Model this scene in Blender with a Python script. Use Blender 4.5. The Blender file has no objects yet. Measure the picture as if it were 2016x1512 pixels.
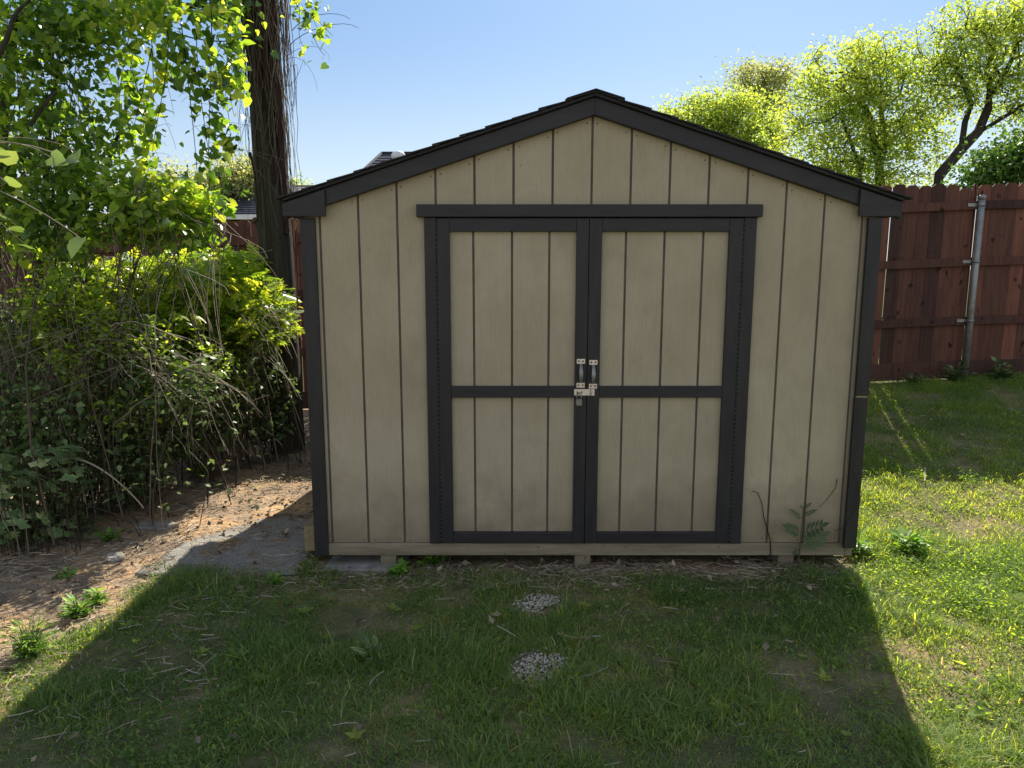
import bpy, bmesh, math, random
import numpy as np
from mathutils import Vector, Matrix

random.seed(7)
PI = math.pi
scene = bpy.context.scene
COL = scene.collection

# ------------------------------------------------------------------ camera model
F = 1430.0 / 2016.0
PITCH = math.radians(9.0)
EYE = 1.667
CP, SP = math.cos(PITCH), math.sin(PITCH)

def at(px, py, Y):
    """world point at distance Y whose direction is that of photo pixel (px,py)"""
    a = (px - 1008) / 1430.0
    b = (756 - py) / 1430.0
    t = Y / (CP + b * SP)
    return np.array([a * t, Y, EYE + t * (b * CP - SP)])

def sstep(e0, e1, v):
    t = np.clip((v - e0) / (e1 - e0), 0, 1)
    return t * t * (3 - 2 * t)

# ------------------------------------------------------------------ small noise
class VN:
    def __init__(self, seed):
        self.g = np.random.default_rng(seed).random((64, 64))
    def __call__(self, x, y, f=1.0):
        x = np.asarray(x, float) * f; y = np.asarray(y, float) * f
        xi = np.floor(x).astype(int); yi = np.floor(y).astype(int)
        u = x - xi; v = y - yi
        u = u * u * (3 - 2 * u); v = v * v * (3 - 2 * v)
        g = self.g
        a = g[xi % 64, yi % 64]; b = g[(xi + 1) % 64, yi % 64]
        c = g[xi % 64, (yi + 1) % 64]; d = g[(xi + 1) % 64, (yi + 1) % 64]
        return (a * (1 - u) + b * u) * (1 - v) + (c * (1 - u) + d * u) * v
N1, N2, N3, N4 = VN(1), VN(2), VN(3), VN(4)

def gz(x, y):
    """terrain height: flat lawn, gentle bank up to the back fence"""
    x = np.asarray(x, float); y = np.asarray(y, float)
    t = np.clip((y - 3.7) / 4.1, 0, 1)
    t = t * t * (3 - 2 * t) * 0.6 + t * 0.4
    h = t * (0.45 + 0.05 * np.clip(x - 4.0, -7.5, 3.0))
    near = np.exp(-((x - 1) ** 2 + (y - 4) ** 2) / 60.0)
    h = h + near * (0.03 * (N1(x, y, 0.9) - 0.5) + 0.02 * (N2(x, y, 2.7) - 0.5))
    # worn hollow just under the shed front
    h = h - 0.025 * np.exp(-((y - 3.98) / 0.22) ** 2) * sstep(-1.4, -1.0, x) * (1 - sstep(1.8, 2.1, x))
    return h

def ground_hit(px, py):
    Y = 4.0
    for _ in range(30):
        p = at(px, py, Y)
        g = float(gz(p[0], Y))
        q = at(px, py, Y * (EYE - g) / max(1e-3, EYE - p[2]))
        Y = 0.5 * Y + 0.5 * q[1]
    p = at(px, py, Y)
    return np.array([p[0], Y, float(gz(p[0], Y))])

def dirtmask(x, y):
    n = (N3(x, y, 1.7) - 0.5) * 0.5 + (N4(x, y, 5.0) - 0.5) * 0.25
    a = 1 - sstep(-2.10, -1.80, x + n * 0.8)
    b = sstep(3.66, 3.86, y + n * 0.5) * (1 - sstep(-1.25, -1.05, x + n * 0.1))
    m = np.maximum(a, b)
    # bare hollow along the front of the shed
    c = np.exp(-((y - 3.88) / 0.16) ** 2) * sstep(-1.3, -1.0, x) * (1 - sstep(1.5, 1.95, x)) * (0.75 + 0.6 * n)
    # shaded bare spot by the back right corner
    d = np.exp(-(((x - 2.7) / 0.6) ** 2 + ((y - 6.6) / 0.7) ** 2)) * (0.9 + n)
    # worn spots in the lawn
    e = sstep(0.60, 0.95, 0.8 * N1(x + 7, y + 3, 1.35) + 0.35 * N2(x, y, 5) + 0.45 * (N4(x, y, 13) - 0.5)) * np.where(x > 1.9, 0.45, 0.4)
    f_ = np.exp(-(((x + 0.1) / 0.45) ** 2 + ((y - 2.2) / 0.16) ** 2)) * (0.45 + n)
    return np.clip(np.maximum.reduce([m, c, d, e, f_]), 0, 1)

# ------------------------------------------------------------------ materials
def newmat(name):
    m = bpy.data.materials.new(name); m.use_nodes = True
    nt = m.node_tree; nt.nodes.clear()
    out = nt.nodes.new('ShaderNodeOutputMaterial')
    return m, nt, out

def N(nt, t, **kw):
    n = nt.nodes.new(t)
    for k, v in kw.items():
        if k in n.inputs: n.inputs[k].default_value = v
        else: setattr(n, k, v)
    return n

def ramp(nt, fac, stops):
    r = nt.nodes.new('ShaderNodeValToRGB')
    el = r.color_ramp.elements
    while len(el) < len(stops): el.new(0.5)
    for e, (p, c) in zip(el, stops):
        e.position = p; e.color = (*c, 1)
    nt.links.new(fac, r.inputs['Fac'])
    return r.outputs['Color']

def noise(nt, vec, scale, detail=4, rough=0.6, stretch=None):
    if stretch:
        mp = N(nt, 'ShaderNodeMapping'); mp.inputs['Scale'].default_value = stretch
        nt.links.new(vec, mp.inputs['Vector']); vec = mp.outputs['Vector']
    n = N(nt, 'ShaderNodeTexNoise'); n.inputs['Scale'].default_value = scale
    n.inputs['Detail'].default_value = detail; n.inputs['Roughness'].default_value = rough
    nt.links.new(vec, n.inputs['Vector'])
    return n.outputs['Fac']

def mixc(nt, fac, a, b, mode='MIX'):
    m = nt.nodes.new('ShaderNodeMix'); m.data_type = 'RGBA'; m.blend_type = mode
    for s, v in ((m.inputs[0], fac), (m.inputs[6], a), (m.inputs[7], b)):
        if hasattr(v, 'is_linked'): nt.links.new(v, s)
        elif isinstance(v, (int, float)): s.default_value = v
        else: s.default_value = (*v, 1)
    return m.outputs[2]

def bumpn(nt, h, strength, dist):
    b = N(nt, 'ShaderNodeBump'); b.inputs['Strength'].default_value = strength
    b.inputs['Distance'].default_value = dist
    nt.links.new(h, b.inputs['Height']); return b.outputs['Normal']

def surface_mat(name, stops, scale=6, stretch=None, rough=0.7, bump=0.3, bdist=0.004, bscale=40,
                spec=0.3, spots=None, metallic=0.0, bstretch=None):
    m, nt, out = newmat(name)
    tc = N(nt, 'ShaderNodeTexCoord'); v = tc.outputs['Object']
    f = noise(nt, v, scale, 6, 0.6, stretch)
    c = ramp(nt, f, stops)
    if spots:
        s = noise(nt, v, spots[0], 3, 0.5)
        r = N(nt, 'ShaderNodeMapRange'); r.inputs[1].default_value = spots[1]; r.inputs[2].default_value = spots[2]
        nt.links.new(s, r.inputs[0])
        c = mixc(nt, r.outputs[0], c, spots[3])
    p = N(nt, 'ShaderNodeBsdfPrincipled'); p.inputs['Roughness'].default_value = rough
    p.inputs['Specular IOR Level'].default_value = spec; p.inputs['Metallic'].default_value = metallic
    nt.links.new(c, p.inputs['Base Color'])
    bn = noise(nt, v, bscale, 5, 0.6, bstretch or stretch)
    nt.links.new(bumpn(nt, bn, bump, bdist), p.inputs['Normal'])
    nt.links.new(p.outputs[0], out.inputs[0])
    return m

def leaf_mat(name, stops, trans=0.45, rough=0.45, tcol=(1.25, 1.25, 0.45), spec=0.35, gain=1.0):
    stops = [(p, tuple(min(0.8, q * gain) for q in c)) for p, c in stops]
    m, nt, out = newmat(name)
    a = N(nt, 'ShaderNodeAttribute', attribute_name='tint')
    c = ramp(nt, a.outputs['Fac'], stops)
    p = N(nt, 'ShaderNodeBsdfPrincipled'); p.inputs['Roughness'].default_value = rough
    p.inputs['Specular IOR Level'].default_value = spec
    nt.links.new(c, p.inputs['Base Color'])
    t = N(nt, 'ShaderNodeBsdfTranslucent')
    tc = mixc(nt, 1.0, c, tcol, 'MULTIPLY'); nt.links.new(tc, t.inputs['Color'])
    mx = N(nt, 'ShaderNodeMixShader'); mx.inputs[0].default_value = trans
    nt.links.new(p.outputs[0], mx.inputs[1]); nt.links.new(t.outputs[0], mx.inputs[2])
    nt.links.new(mx.outputs[0], out.inputs[0])
    return m

def attr_mat(name, stops, rough=0.85):
    m, nt, out = newmat(name)
    a = N(nt, 'ShaderNodeAttribute', attribute_name='tint')
    tc = N(nt, 'ShaderNodeTexCoord')
    c = ramp(nt, a.outputs['Fac'], stops)
    c2 = mixc(nt, noise(nt, tc.outputs['Object'], 60, 3), c, (0.5, 0.5, 0.5), 'MULTIPLY')
    p = N(nt, 'ShaderNodeBsdfPrincipled'); p.inputs['Roughness'].default_value = rough
    p.inputs['Specular IOR Level'].default_value = 0.2
    nt.links.new(c2, p.inputs['Base Color']); nt.links.new(p.outputs[0], out.inputs[0])
    return m

M = {}
# painted lap siding: taupe, wood-grain embossing, dust near the foot
def siding_mat():
    m, nt, out = newmat('taupe siding paint')
    tc = N(nt, 'ShaderNodeTexCoord'); v = tc.outputs['Object']
    f1 = noise(nt, v, 1.6, 5, 0.6)
    c = ramp(nt, f1, [(0.28, (0.325, 0.27, 0.18)), (0.5, (0.375, 0.315, 0.218)), (0.72, (0.43, 0.365, 0.26))])
    g = noise(nt, v, 9, 6, 0.7, (9, 9, 0.55))
    c = mixc(nt, 0.22, c, ramp(nt, g, [(0.35, (0.72, 0.7, 0.68)), (0.6, (1, 1, 1))]), 'MULTIPLY')
    bl = noise(nt, v, 4.5, 7, 0.7, (1.4, 1, 0.8))
    c = mixc(nt, 0.4, c, ramp(nt, bl, [(0.34, (0.80, 0.79, 0.78)), (0.5, (1, 1, 1)), (0.7, (1.08, 1.07, 1.05))]), 'MULTIPLY')
    s = noise(nt, v, 55, 2, 0.4)
    r = N(nt, 'ShaderNodeMapRange'); r.inputs[1].default_value = 0.775; r.inputs[2].default_value = 0.86
    nt.links.new(s, r.inputs[0])
    c = mixc(nt, r.outputs[0], c, (0.12, 0.1, 0.08))
    # splash dirt low down
    sx = N(nt, 'ShaderNodeSeparateXYZ'); nt.links.new(v, sx.inputs[0])
    ad = N(nt, 'ShaderNodeMath', operation='MULTIPLY_ADD'); nt.links.new(noise(nt, v, 7, 4), ad.inputs[0])
    ad.inputs[1].default_value = -0.5; nt.links.new(sx.outputs['Z'], ad.inputs[2])
    r2 = N(nt, 'ShaderNodeMapRange'); r2.inputs[1].default_value = -0.12; r2.inputs[2].default_value = 0.30
    r2.inputs[3].default_value = 0.75; r2.inputs[4].default_value = 0.0
    nt.links.new(ad.outputs[0], r2.inputs[0])
    c = mixc(nt, r2.outputs[0], c, (0.17, 0.125, 0.085))
    p = N(nt, 'ShaderNodeBsdfPrincipled'); p.inputs['Roughness'].default_value = 0.62
    p.inputs['Specular IOR Level'].default_value = 0.3
    nt.links.new(c, p.inputs['Base Color'])
    n1 = noise(nt, v, 12, 8, 0.75, (7, 7, 0.7))
    n2 = noise(nt, v, 160, 2, 0.5, (1.2, 1, 0.6))
    sm = N(nt, 'ShaderNodeMath', operation='MULTIPLY_ADD'); nt.links.new(n2, sm.inputs[0]); sm.inputs[1].default_value = 0.35
    nt.links.new(n1, sm.inputs[2])
    nt.links.new(bumpn(nt, sm.outputs[0], 0.75, 0.005), p.inputs['Normal'])
    nt.links.new(p.outputs[0], out.inputs[0])
    return m
M['siding'] = siding_mat()
M['groove'] = surface_mat('shadowed siding groove', [(0.3, (0.10, 0.082, 0.07)), (0.7, (0.17, 0.14, 0.115))], 8, None, 0.8)  # siding colour darkened to paint shade into the grooves
M['trim'] = surface_mat('dark brown trim paint', [(0.3, (0.014, 0.0125, 0.0145)), (0.7, (0.028, 0.0245, 0.027))], 4, (6, 6, 0.8),
                        0.5, 0.35, 0.003, 14, 0.35, (70, 0.74, 0.8, (0.09, 0.08, 0.075)))
M['trim_h'] = surface_mat('dark brown trim paint across', [(0.3, (0.014, 0.0125, 0.0145)), (0.7, (0.028, 0.0245, 0.027))], 4, (0.8, 6, 6),
                          0.5, 0.35, 0.003, 14, 0.35, (70, 0.74, 0.8, (0.09, 0.08, 0.075)))
M['skirt'] = surface_mat('weathered taupe skirt lumber', [(0.3, (0.16, 0.125, 0.085)), (0.7, (0.27, 0.225, 0.16))], 5, (0.7, 8, 8),
                         0.8, 0.6, 0.004, 14, 0.15, (30, 0.66, 0.76, (0.07, 0.055, 0.04)))
M['lumber'] = surface_mat('yellow treated lumber', [(0.3, (0.20, 0.15, 0.075)), (0.7, (0.31, 0.24, 0.125))], 6, (8, 0.7, 8),
                          0.75, 0.5, 0.003, 16, 0.2)
M['shingle'] = surface_mat('charcoal asphalt shingle', [(0.35, (0.022, 0.022, 0.026)), (0.65, (0.06, 0.058, 0.062))], 120, None,
                           0.95, 0.8, 0.004, 260, 0.15)
M['galv'] = surface_mat('galvanised steel', [(0.3, (0.19, 0.19, 0.18)), (0.7, (0.33, 0.325, 0.30))], 18, None, 0.5, 0.15, 0.002, 50, 0.5, metallic=0.55)
M['plate'] = surface_mat('pinkish bright zinc plate', [(0.3, (0.62, 0.50, 0.42)), (0.7, (0.75, 0.66, 0.55))], 30, None, 0.42, 0.1, 0.001, 60, 0.5, metallic=0.35)
M['screw'] = surface_mat('dark screw heads', [(0.3, (0.05, 0.03, 0.02)), (0.7, (0.12, 0.07, 0.05))], 60, None, 0.5, 0.1, 0.001, 60)
M['hinge'] = surface_mat('black piano hinge', [(0.3, (0.018, 0.017, 0.02)), (0.7, (0.045, 0.043, 0.047))], 60, None, 0.5, 0.1, 0.001, 60, metallic=0.3)
M['lockbody'] = surface_mat('laminated steel lock body', [(0.3, (0.16, 0.15, 0.14)), (0.7, (0.28, 0.27, 0.25))], 20, (1, 1, 14), 0.45, 0.3, 0.001, 30, metallic=0.7)
M['dark'] = surface_mat('dark shed interior', [(0.3, (0.02, 0.017, 0.013)), (0.7, (0.04, 0.033, 0.025))], 5, None, 0.9)
def fence_mat():
    m, nt, out = newmat('red stained cedar')
    a = N(nt, 'ShaderNodeAttribute', attribute_name='tint')
    tc = N(nt, 'ShaderNodeTexCoord'); v = tc.outputs['Object']
    c = ramp(nt, a.outputs['Fac'], [(0, (0.058, 0.031, 0.026)), (0.5, (0.118, 0.052, 0.039)), (1, (0.215, 0.086, 0.057))])
    g = noise(nt, v, 5, 7, 0.65, (9, 9, 0.5))
    c = mixc(nt, 0.8, c, ramp(nt, g, [(0.3, (0.45, 0.45, 0.45)), (0.65, (1.15, 1.1, 1.05))]), 'MULTIPLY')
    k = noise(nt, v, 11, 2, 0.4, (1, 1, 0.7))
    r = N(nt, 'ShaderNodeMapRange'); r.inputs[1].default_value = 0.68; r.inputs[2].default_value = 0.74
    nt.links.new(k, r.inputs[0]); c = mixc(nt, r.outputs[0], c, (0.022, 0.010, 0.007))
    p = N(nt, 'ShaderNodeBsdfPrincipled'); p.inputs['Roughness'].default_value = 0.75
    p.inputs['Specular IOR Level'].default_value = 0.2
    nt.links.new(c, p.inputs['Base Color'])
    nt.links.new(bumpn(nt, noise(nt, v, 12, 6, 0.7, (9, 9, 0.5)), 0.5, 0.004), p.inputs['Normal'])
    nt.links.new(p.outputs[0], out.inputs[0])
    return m
M['fence'] = fence_mat()
M['pole'] = surface_mat('weathered pole wood', [(0.25, (0.026, 0.023, 0.019)), (0.5, (0.060, 0.054, 0.040)), (0.75, (0.115, 0.105, 0.076))], 3.5, (9, 9, 0.35),
                        0.85, 0.9, 0.012, 9, 0.1, (16, 0.66, 0.72, (0.03, 0.022, 0.018)))
M['bark'] = surface_mat('dark brown vine bark', [(0.3, (0.024, 0.015, 0.013)), (0.7, (0.070, 0.042, 0.036))], 14, (3, 3, 0.4), 0.9, 0.9, 0.01, 24, 0.1)
M['treebark'] = surface_mat('grey brown tree bark', [(0.3, (0.030, 0.026, 0.022)), (0.7, (0.075, 0.064, 0.052))], 8, (3, 3, 0.5), 0.9, 0.9, 0.02, 14, 0.1)
M['twig'] = attr_mat('dry twig', [(0, (0.07, 0.052, 0.038)), (0.5, (0.25, 0.20, 0.15)), (1, (0.50, 0.43, 0.33))])
M['darktwig'] = attr_mat('dark stem', [(0, (0.02, 0.015, 0.01)), (0.6, (0.07, 0.05, 0.035)), (1, (0.16, 0.125, 0.09))])
M['straw'] = attr_mat('pine straw and twigs', [(0, (0.09, 0.062, 0.045)), (0.5, (0.38, 0.29, 0.20)), (1, (0.68, 0.58, 0.43))])
M['pebble'] = attr_mat('pale pebbles', [(0, (0.34, 0.27, 0.20)), (0.5, (0.66, 0.57, 0.45)), (1, (0.86, 0.81, 0.70))], 0.7)
M['vineleaf'] = leaf_mat('vine leaf', [(0, (0.05, 0.10, 0.033)), (0.35, (0.13, 0.23, 0.06)), (0.7, (0.32, 0.44, 0.085)), (1, (0.54, 0.54, 0.12))], 0.60, 0.33, (1.5, 1.55, 0.4), 0.6)
M['shrubleaf'] = leaf_mat('shrub leaf', [(0, (0.11, 0.20, 0.035)), (0.5, (0.29, 0.44, 0.06)), (1, (0.58, 0.62, 0.11))], 0.55, 0.36, (1.65, 1.5, 0.4), 0.6)
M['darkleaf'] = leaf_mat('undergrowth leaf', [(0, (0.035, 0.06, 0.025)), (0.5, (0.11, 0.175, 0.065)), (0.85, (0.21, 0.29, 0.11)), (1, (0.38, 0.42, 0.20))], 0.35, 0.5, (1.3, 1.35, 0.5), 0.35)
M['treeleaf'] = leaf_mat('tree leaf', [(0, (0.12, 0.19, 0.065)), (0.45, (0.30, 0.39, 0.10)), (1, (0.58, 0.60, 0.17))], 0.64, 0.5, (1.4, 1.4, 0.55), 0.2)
M['paleleaf'] = leaf_mat('pale tree leaf', [(0, (0.18, 0.22, 0.10)), (0.5, (0.32, 0.36, 0.16)), (1, (0.5, 0.52, 0.25))], 0.55, 0.5, (1.4, 1.3, 0.65))
M['deepleaf'] = leaf_mat('deep green tree leaf', [(0, (0.022, 0.05, 0.014)), (0.5, (0.05, 0.10, 0.022)), (1, (0.11, 0.17, 0.04))], 0.4, 0.5, (1.3, 1.4, 0.5), gain=1.70)
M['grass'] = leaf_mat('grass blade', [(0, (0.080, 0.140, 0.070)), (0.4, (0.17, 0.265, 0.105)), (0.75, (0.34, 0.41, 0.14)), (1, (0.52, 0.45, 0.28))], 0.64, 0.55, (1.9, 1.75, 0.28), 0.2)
M['clover'] = leaf_mat('ground leaf', [(0, (0.085, 0.16, 0.072)), (0.5, (0.20, 0.31, 0.11)), (1, (0.44, 0.49, 0.17))], 0.66, 0.6, (1.9, 1.75, 0.28), 0.12)
M['weed'] = leaf_mat('weed leaf', [(0, (0.05, 0.11, 0.016)), (0.5, (0.10, 0.19, 0.03)), (1, (0.2, 0.28, 0.05))], 0.45, 0.45, (1.3, 1.3, 0.4), gain=1.80)
M['mat'] = surface_mat('grey gritty matting', [(0.3, (0.16, 0.15, 0.132)), (0.7, (0.34, 0.318, 0.28))], 90, None, 0.9, 1.0, 0.008, 70, 0.15,
                       (5, 0.52, 0.66, (0.24, 0.16, 0.09)))
M['stone'] = surface_mat('pale concrete', [(0.3, (0.17, 0.155, 0.135)), (0.7, (0.36, 0.33, 0.29))], 12, None, 0.85, 0.6, 0.006, 40, 0.2)
M['roof_blue'] = surface_mat('slate grey roof shingle', [(0.3, (0.030, 0.034, 0.046)), (0.7, (0.062, 0.067, 0.085))], 10, (1, 1, 6), 0.95, 0.5, 0.02, 9, 0.08)
M['roof_pale'] = surface_mat('pale weathered roof shingle', [(0.3, (0.24, 0.22, 0.21)), (0.7, (0.36, 0.335, 0.32))], 10, (1, 1, 6), 0.8, 0.5, 0.02, 9, 0.3)
M['brick'] = surface_mat('tan house brick', [(0.3, (0.22, 0.15, 0.10)), (0.7, (0.34, 0.25, 0.18))], 9, (1, 1, 4), 0.85, 0.5, 0.01, 12)
M['white'] = surface_mat('white painted metal', [(0.3, (0.6, 0.6, 0.6)), (0.7, (0.75, 0.75, 0.74))], 9, None, 0.5, 0.1, 0.003, 12)
M['glass'] = surface_mat('dark window glass', [(0.3, (0.02, 0.025, 0.03)), (0.7, (0.05, 0.055, 0.06))], 3, None, 0.08, 0.02, 0.001, 3, 0.6)
M['rust'] = surface_mat('reddish dead cane', [(0.3, (0.13, 0.055, 0.035)), (0.7, (0.26, 0.12, 0.08))], 20, (1, 1, 0.4), 0.8, 0.3, 0.003, 30)

def ground_mat():
    m, nt, out = newmat('soil and dirt')
    a = N(nt, 'ShaderNodeAttribute', attribute_name='dirt')
    tc = N(nt, 'ShaderNodeTexCoord'); v = tc.outputs['Object']
    soil = ramp(nt, noise(nt, v, 7, 8, 0.7), [(0.3, (0.08, 0.078, 0.038)), (0.55, (0.17, 0.155, 0.075)), (0.75, (0.27, 0.22, 0.125))])
    far = ramp(nt, noise(nt, v, 3, 8, 0.7), [(0.3, (0.05, 0.08, 0.02)), (0.7, (0.12, 0.13, 0.04))])
    d1 = ramp(nt, noise(nt, v, 3.2, 7, 0.65), [(0.34, (0.20, 0.145, 0.105)), (0.48, (0.40, 0.30, 0.21)), (0.58, (0.60, 0.39, 0.21)), (0.72, (0.56, 0.46, 0.35))])
    d2 = mixc(nt, 0.7, d1, ramp(nt, noise(nt, v, 45, 4, 0.7), [(0.35, (0.45, 0.42, 0.4)), (0.6, (1.1, 1.08, 1.05))]), 'MULTIPLY')
    sx = N(nt, 'ShaderNodeSeparateXYZ'); nt.links.new(v, sx.inputs[0])
    r = N(nt, 'ShaderNodeMapRange'); r.inputs[1].default_value = 8.2; r.inputs[2].default_value = 9.5
    nt.links.new(sx.outputs['Y'], r.inputs[0])
    c = mixc(nt, r.outputs[0], soil, far)
    c = mixc(nt, a.outputs['Fac'], c, d2)
    p = N(nt, 'ShaderNodeBsdfPrincipled'); p.inputs['Roughness'].default_value = 0.95
    p.inputs['Specular IOR Level'].default_value = 0.1
    nt.links.new(c, p.inputs['Base Color'])
    nt.links.new(bumpn(nt, noise(nt, v, 30, 8, 0.75), 0.9, 0.02), p.inputs['Normal'])
    nt.links.new(p.outputs[0], out.inputs[0])
    return m
M['ground'] = ground_mat()

# ------------------------------------------------------------------ object helpers
def empty(name, loc, label=None, cat=None, group=None):
    o = bpy.data.objects.new(name, None); COL.objects.link(o)
    o.location = [float(v) for v in loc]; o.empty_display_size = 0.2
    if label: tag(o, label, cat, group)
    return o

def tag(o, label, cat, group=None, kind=None):
    o['label'] = label; o['category'] = cat
    if group: o['group'] = group
    if kind: o['kind'] = kind
    return o

def link_mesh(name, me, mat, parent=None, loc=None):
    o = bpy.data.objects.new(name, me); COL.objects.link(o)
    if isinstance(mat, (list, tuple)):
        for k in mat: me.materials.append(M[k])
    else:
        me.materials.append(M[mat])
    if parent is not None:
        o.parent = parent
        w = Vector((0, 0, 0)); q = parent
        while q is not None:
            w += q.location; q = q.parent
        o.location = -w           # children keep world-space coordinates
    return o

def np_mesh(name, V, Fq, mat, parent=None, attr=None, aname='tint', smooth=False, pivot=None):
    """V (n,3), Fq list of int arrays (m,k) with k constant per array"""
    if not isinstance(Fq, list): Fq = [Fq]
    me = bpy.data.meshes.new(name)
    V = np.asarray(V, np.float32)
    if pivot is not None: V = V - np.asarray(pivot, np.float32)
    me.vertices.add(len(V)); me.vertices.foreach_set('co', V.ravel())
    Fq = [np.asarray(f, np.int32) for f in Fq if len(f)]
    nl = sum(f.size for f in Fq); npoly = sum(len(f) for f in Fq)
    me.loops.add(nl); me.polygons.add(npoly)
    me.loops.foreach_set('vertex_index', np.concatenate([f.ravel() for f in Fq]))
    tot = np.concatenate([np.full(len(f), f.shape[1], np.int32) for f in Fq])
    st = np.concatenate([[0], np.cumsum(tot)[:-1]]).astype(np.int32)
    me.polygons.foreach_set('loop_start', st)
    if smooth: me.polygons.foreach_set('use_smooth', np.ones(npoly, bool))
    if attr is not None:
        a = me.attributes.new(aname, 'FLOAT', 'POINT')
        a.data.foreach_set('value', np.asarray(attr, np.float32))
    me.update(calc_edges=True); me.validate()
    o = link_mesh(name, me, mat, parent)
    if pivot is not None:
        o.location = Vector([float(v) for v in pivot]) + (o.location if parent else Vector((0, 0, 0)))
    return o

class MB:
    """collects simple solids; every solid is its own closed island"""
    def __init__(self):
        self.v = []; self.f = []; self.mi = []; self.sm = []; self.t = []
    def add(self, v, f, mi=0, smooth=False, tint=0.5):
        n = len(self.v); self.v += [tuple(map(float, p)) for p in v]
        self.f += [[i + n for i in q] for q in f]; self.mi += [mi] * len(f); self.sm += [smooth] * len(f)
        self.t += [tint] * len(v)
        return self
    def box(self, x0, x1, y0, y1, z0, z1, mi=0, tint=0.5):
        v = [(x0, y0, z0), (x1, y0, z0), (x1, y1, z0), (x0, y1, z0), (x0, y0, z1), (x1, y0, z1), (x1, y1, z1), (x0, y1, z1)]
        return self.add(v, [[0, 3, 2, 1], [4, 5, 6, 7], [0, 1, 5, 4], [1, 2, 6, 5], [2, 3, 7, 6], [3, 0, 4, 7]], mi, False, tint)
    def prism_y(self, poly, y0, y1, mi=0, tint=0.5):
        """polygon in xz (counter clockwise seen from -y) extruded along y"""
        n = len(poly)
        v = [(x, y0, z) for x, z in poly] + [(x, y1, z) for x, z in poly]
        f = [list(range(n)), list(range(2 * n - 1, n - 1, -1))]
        f += [[i, i + n, (i + 1) % n + n, (i + 1) % n] for i in range(n)]
        return self.add(v, f, mi, False, tint)
    def prism_x(self, poly, x0, x1, mi=0):
        n = len(poly)
        v = [(x0, y, z) for y, z in poly] + [(x1, y, z) for y, z in poly]
        f = [list(range(n))[::-1], list(range(n, 2 * n))]
        f += [[i, (i + 1) % n, (i + 1) % n + n, i + n] for i in range(n)]
        return self.add(v, f, mi)
    def tube(self, pts, rad, sides=8, mi=0, cap=True, tint=0.5):
        pts = np.asarray(pts, float); n = len(pts)
        rad = np.broadcast_to(np.asarray(rad, float), (n,))
        V, Fq = tube_arrays(pts, rad, sides)
        f = [list(map(int, q)) for q in Fq]
        if cap:
            f += [list(range(sides))[::-1], list(range((n - 1) * sides, n * sides))]
        return self.add(V, f, mi, True, tint)
    def build(self, name, mat, parent=None, bevel=0.0, tint=False):
        me = bpy.data.meshes.new(name); me.from_pydata(self.v, [], self.f)
        me.polygons.foreach_set('material_index', np.array(self.mi, np.int32))
        me.polygons.foreach_set('use_smooth', np.array(self.sm, bool))
        if tint:
            a = me.attributes.new('tint', 'FLOAT', 'POINT'); a.data.foreach_set('value', np.array(self.t, np.float32))
        bm = bmesh.new(); bm.from_mesh(me); bmesh.ops.recalc_face_normals(bm, faces=bm.faces); bm.to_mesh(me); bm.free()
        me.update()
        o = link_mesh(name, me, mat, parent)
        if bevel:
            b = o.modifiers.new('bevel', 'BEVEL'); b.width = bevel; b.segments = 2; b.limit_method = 'ANGLE'
        return o

def tube_arrays(pts, rad, sides):
    n = len(pts)
    t = np.gradient(pts, axis=0); t /= np.linalg.norm(t, axis=1, keepdims=True) + 1e-9
    up = np.array([0.31, 0.17, 0.93]) if abs(t[:, 2]).mean() < 0.8 else np.array([0.9, 0.4, 0.1])
    u = np.cross(t, up); u /= np.linalg.norm(u, axis=1, keepdims=True) + 1e-9
    w = np.cross(t, u)
    a = np.arange(sides) * 2 * PI / sides
    V = pts[:, None] + rad[:, None, None] * (np.cos(a)[None, :, None] * u[:, None] + np.sin(a)[None, :, None] * w[:, None])
    i = np.arange(n - 1)[:, None] * sides; j = np.arange(sides)[None]; k = (j + 1) % sides
    Fq = np.stack([i + j, i + k, i + sides + k, i + sides + j], -1).reshape(-1, 4)
    return V.reshape(-1, 3), Fq

class Tubes:
    def __init__(self): self.V = []; self.F = []; self.T = []; self.n = 0
    def add(self, pts, r0, r1=None, sides=4, tint=0.5):
        pts = np.asarray(pts, float)
        r = np.linspace(r0, r0 if r1 is None else r1, len(pts))
        V, Fq = tube_arrays(pts, r, sides)
        self.V.append(V); self.F.append(Fq + self.n); self.T.append(np.full(len(V), tint)); self.n += len(V)
    def addr(self, pts, r, sides=6, tint=0.5):
        V, Fq = tube_arrays(np.asarray(pts, float), np.asarray(r, float), sides)
        self.V.append(V); self.F.append(Fq + self.n); self.T.append(np.full(len(V), tint)); self.n += len(V)
    def build(self, name, mat, parent=None, **k):
        return np_mesh(name, np.concatenate(self.V), np.concatenate(self.F), mat, parent, np.concatenate(self.T), smooth=True, **k)

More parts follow.
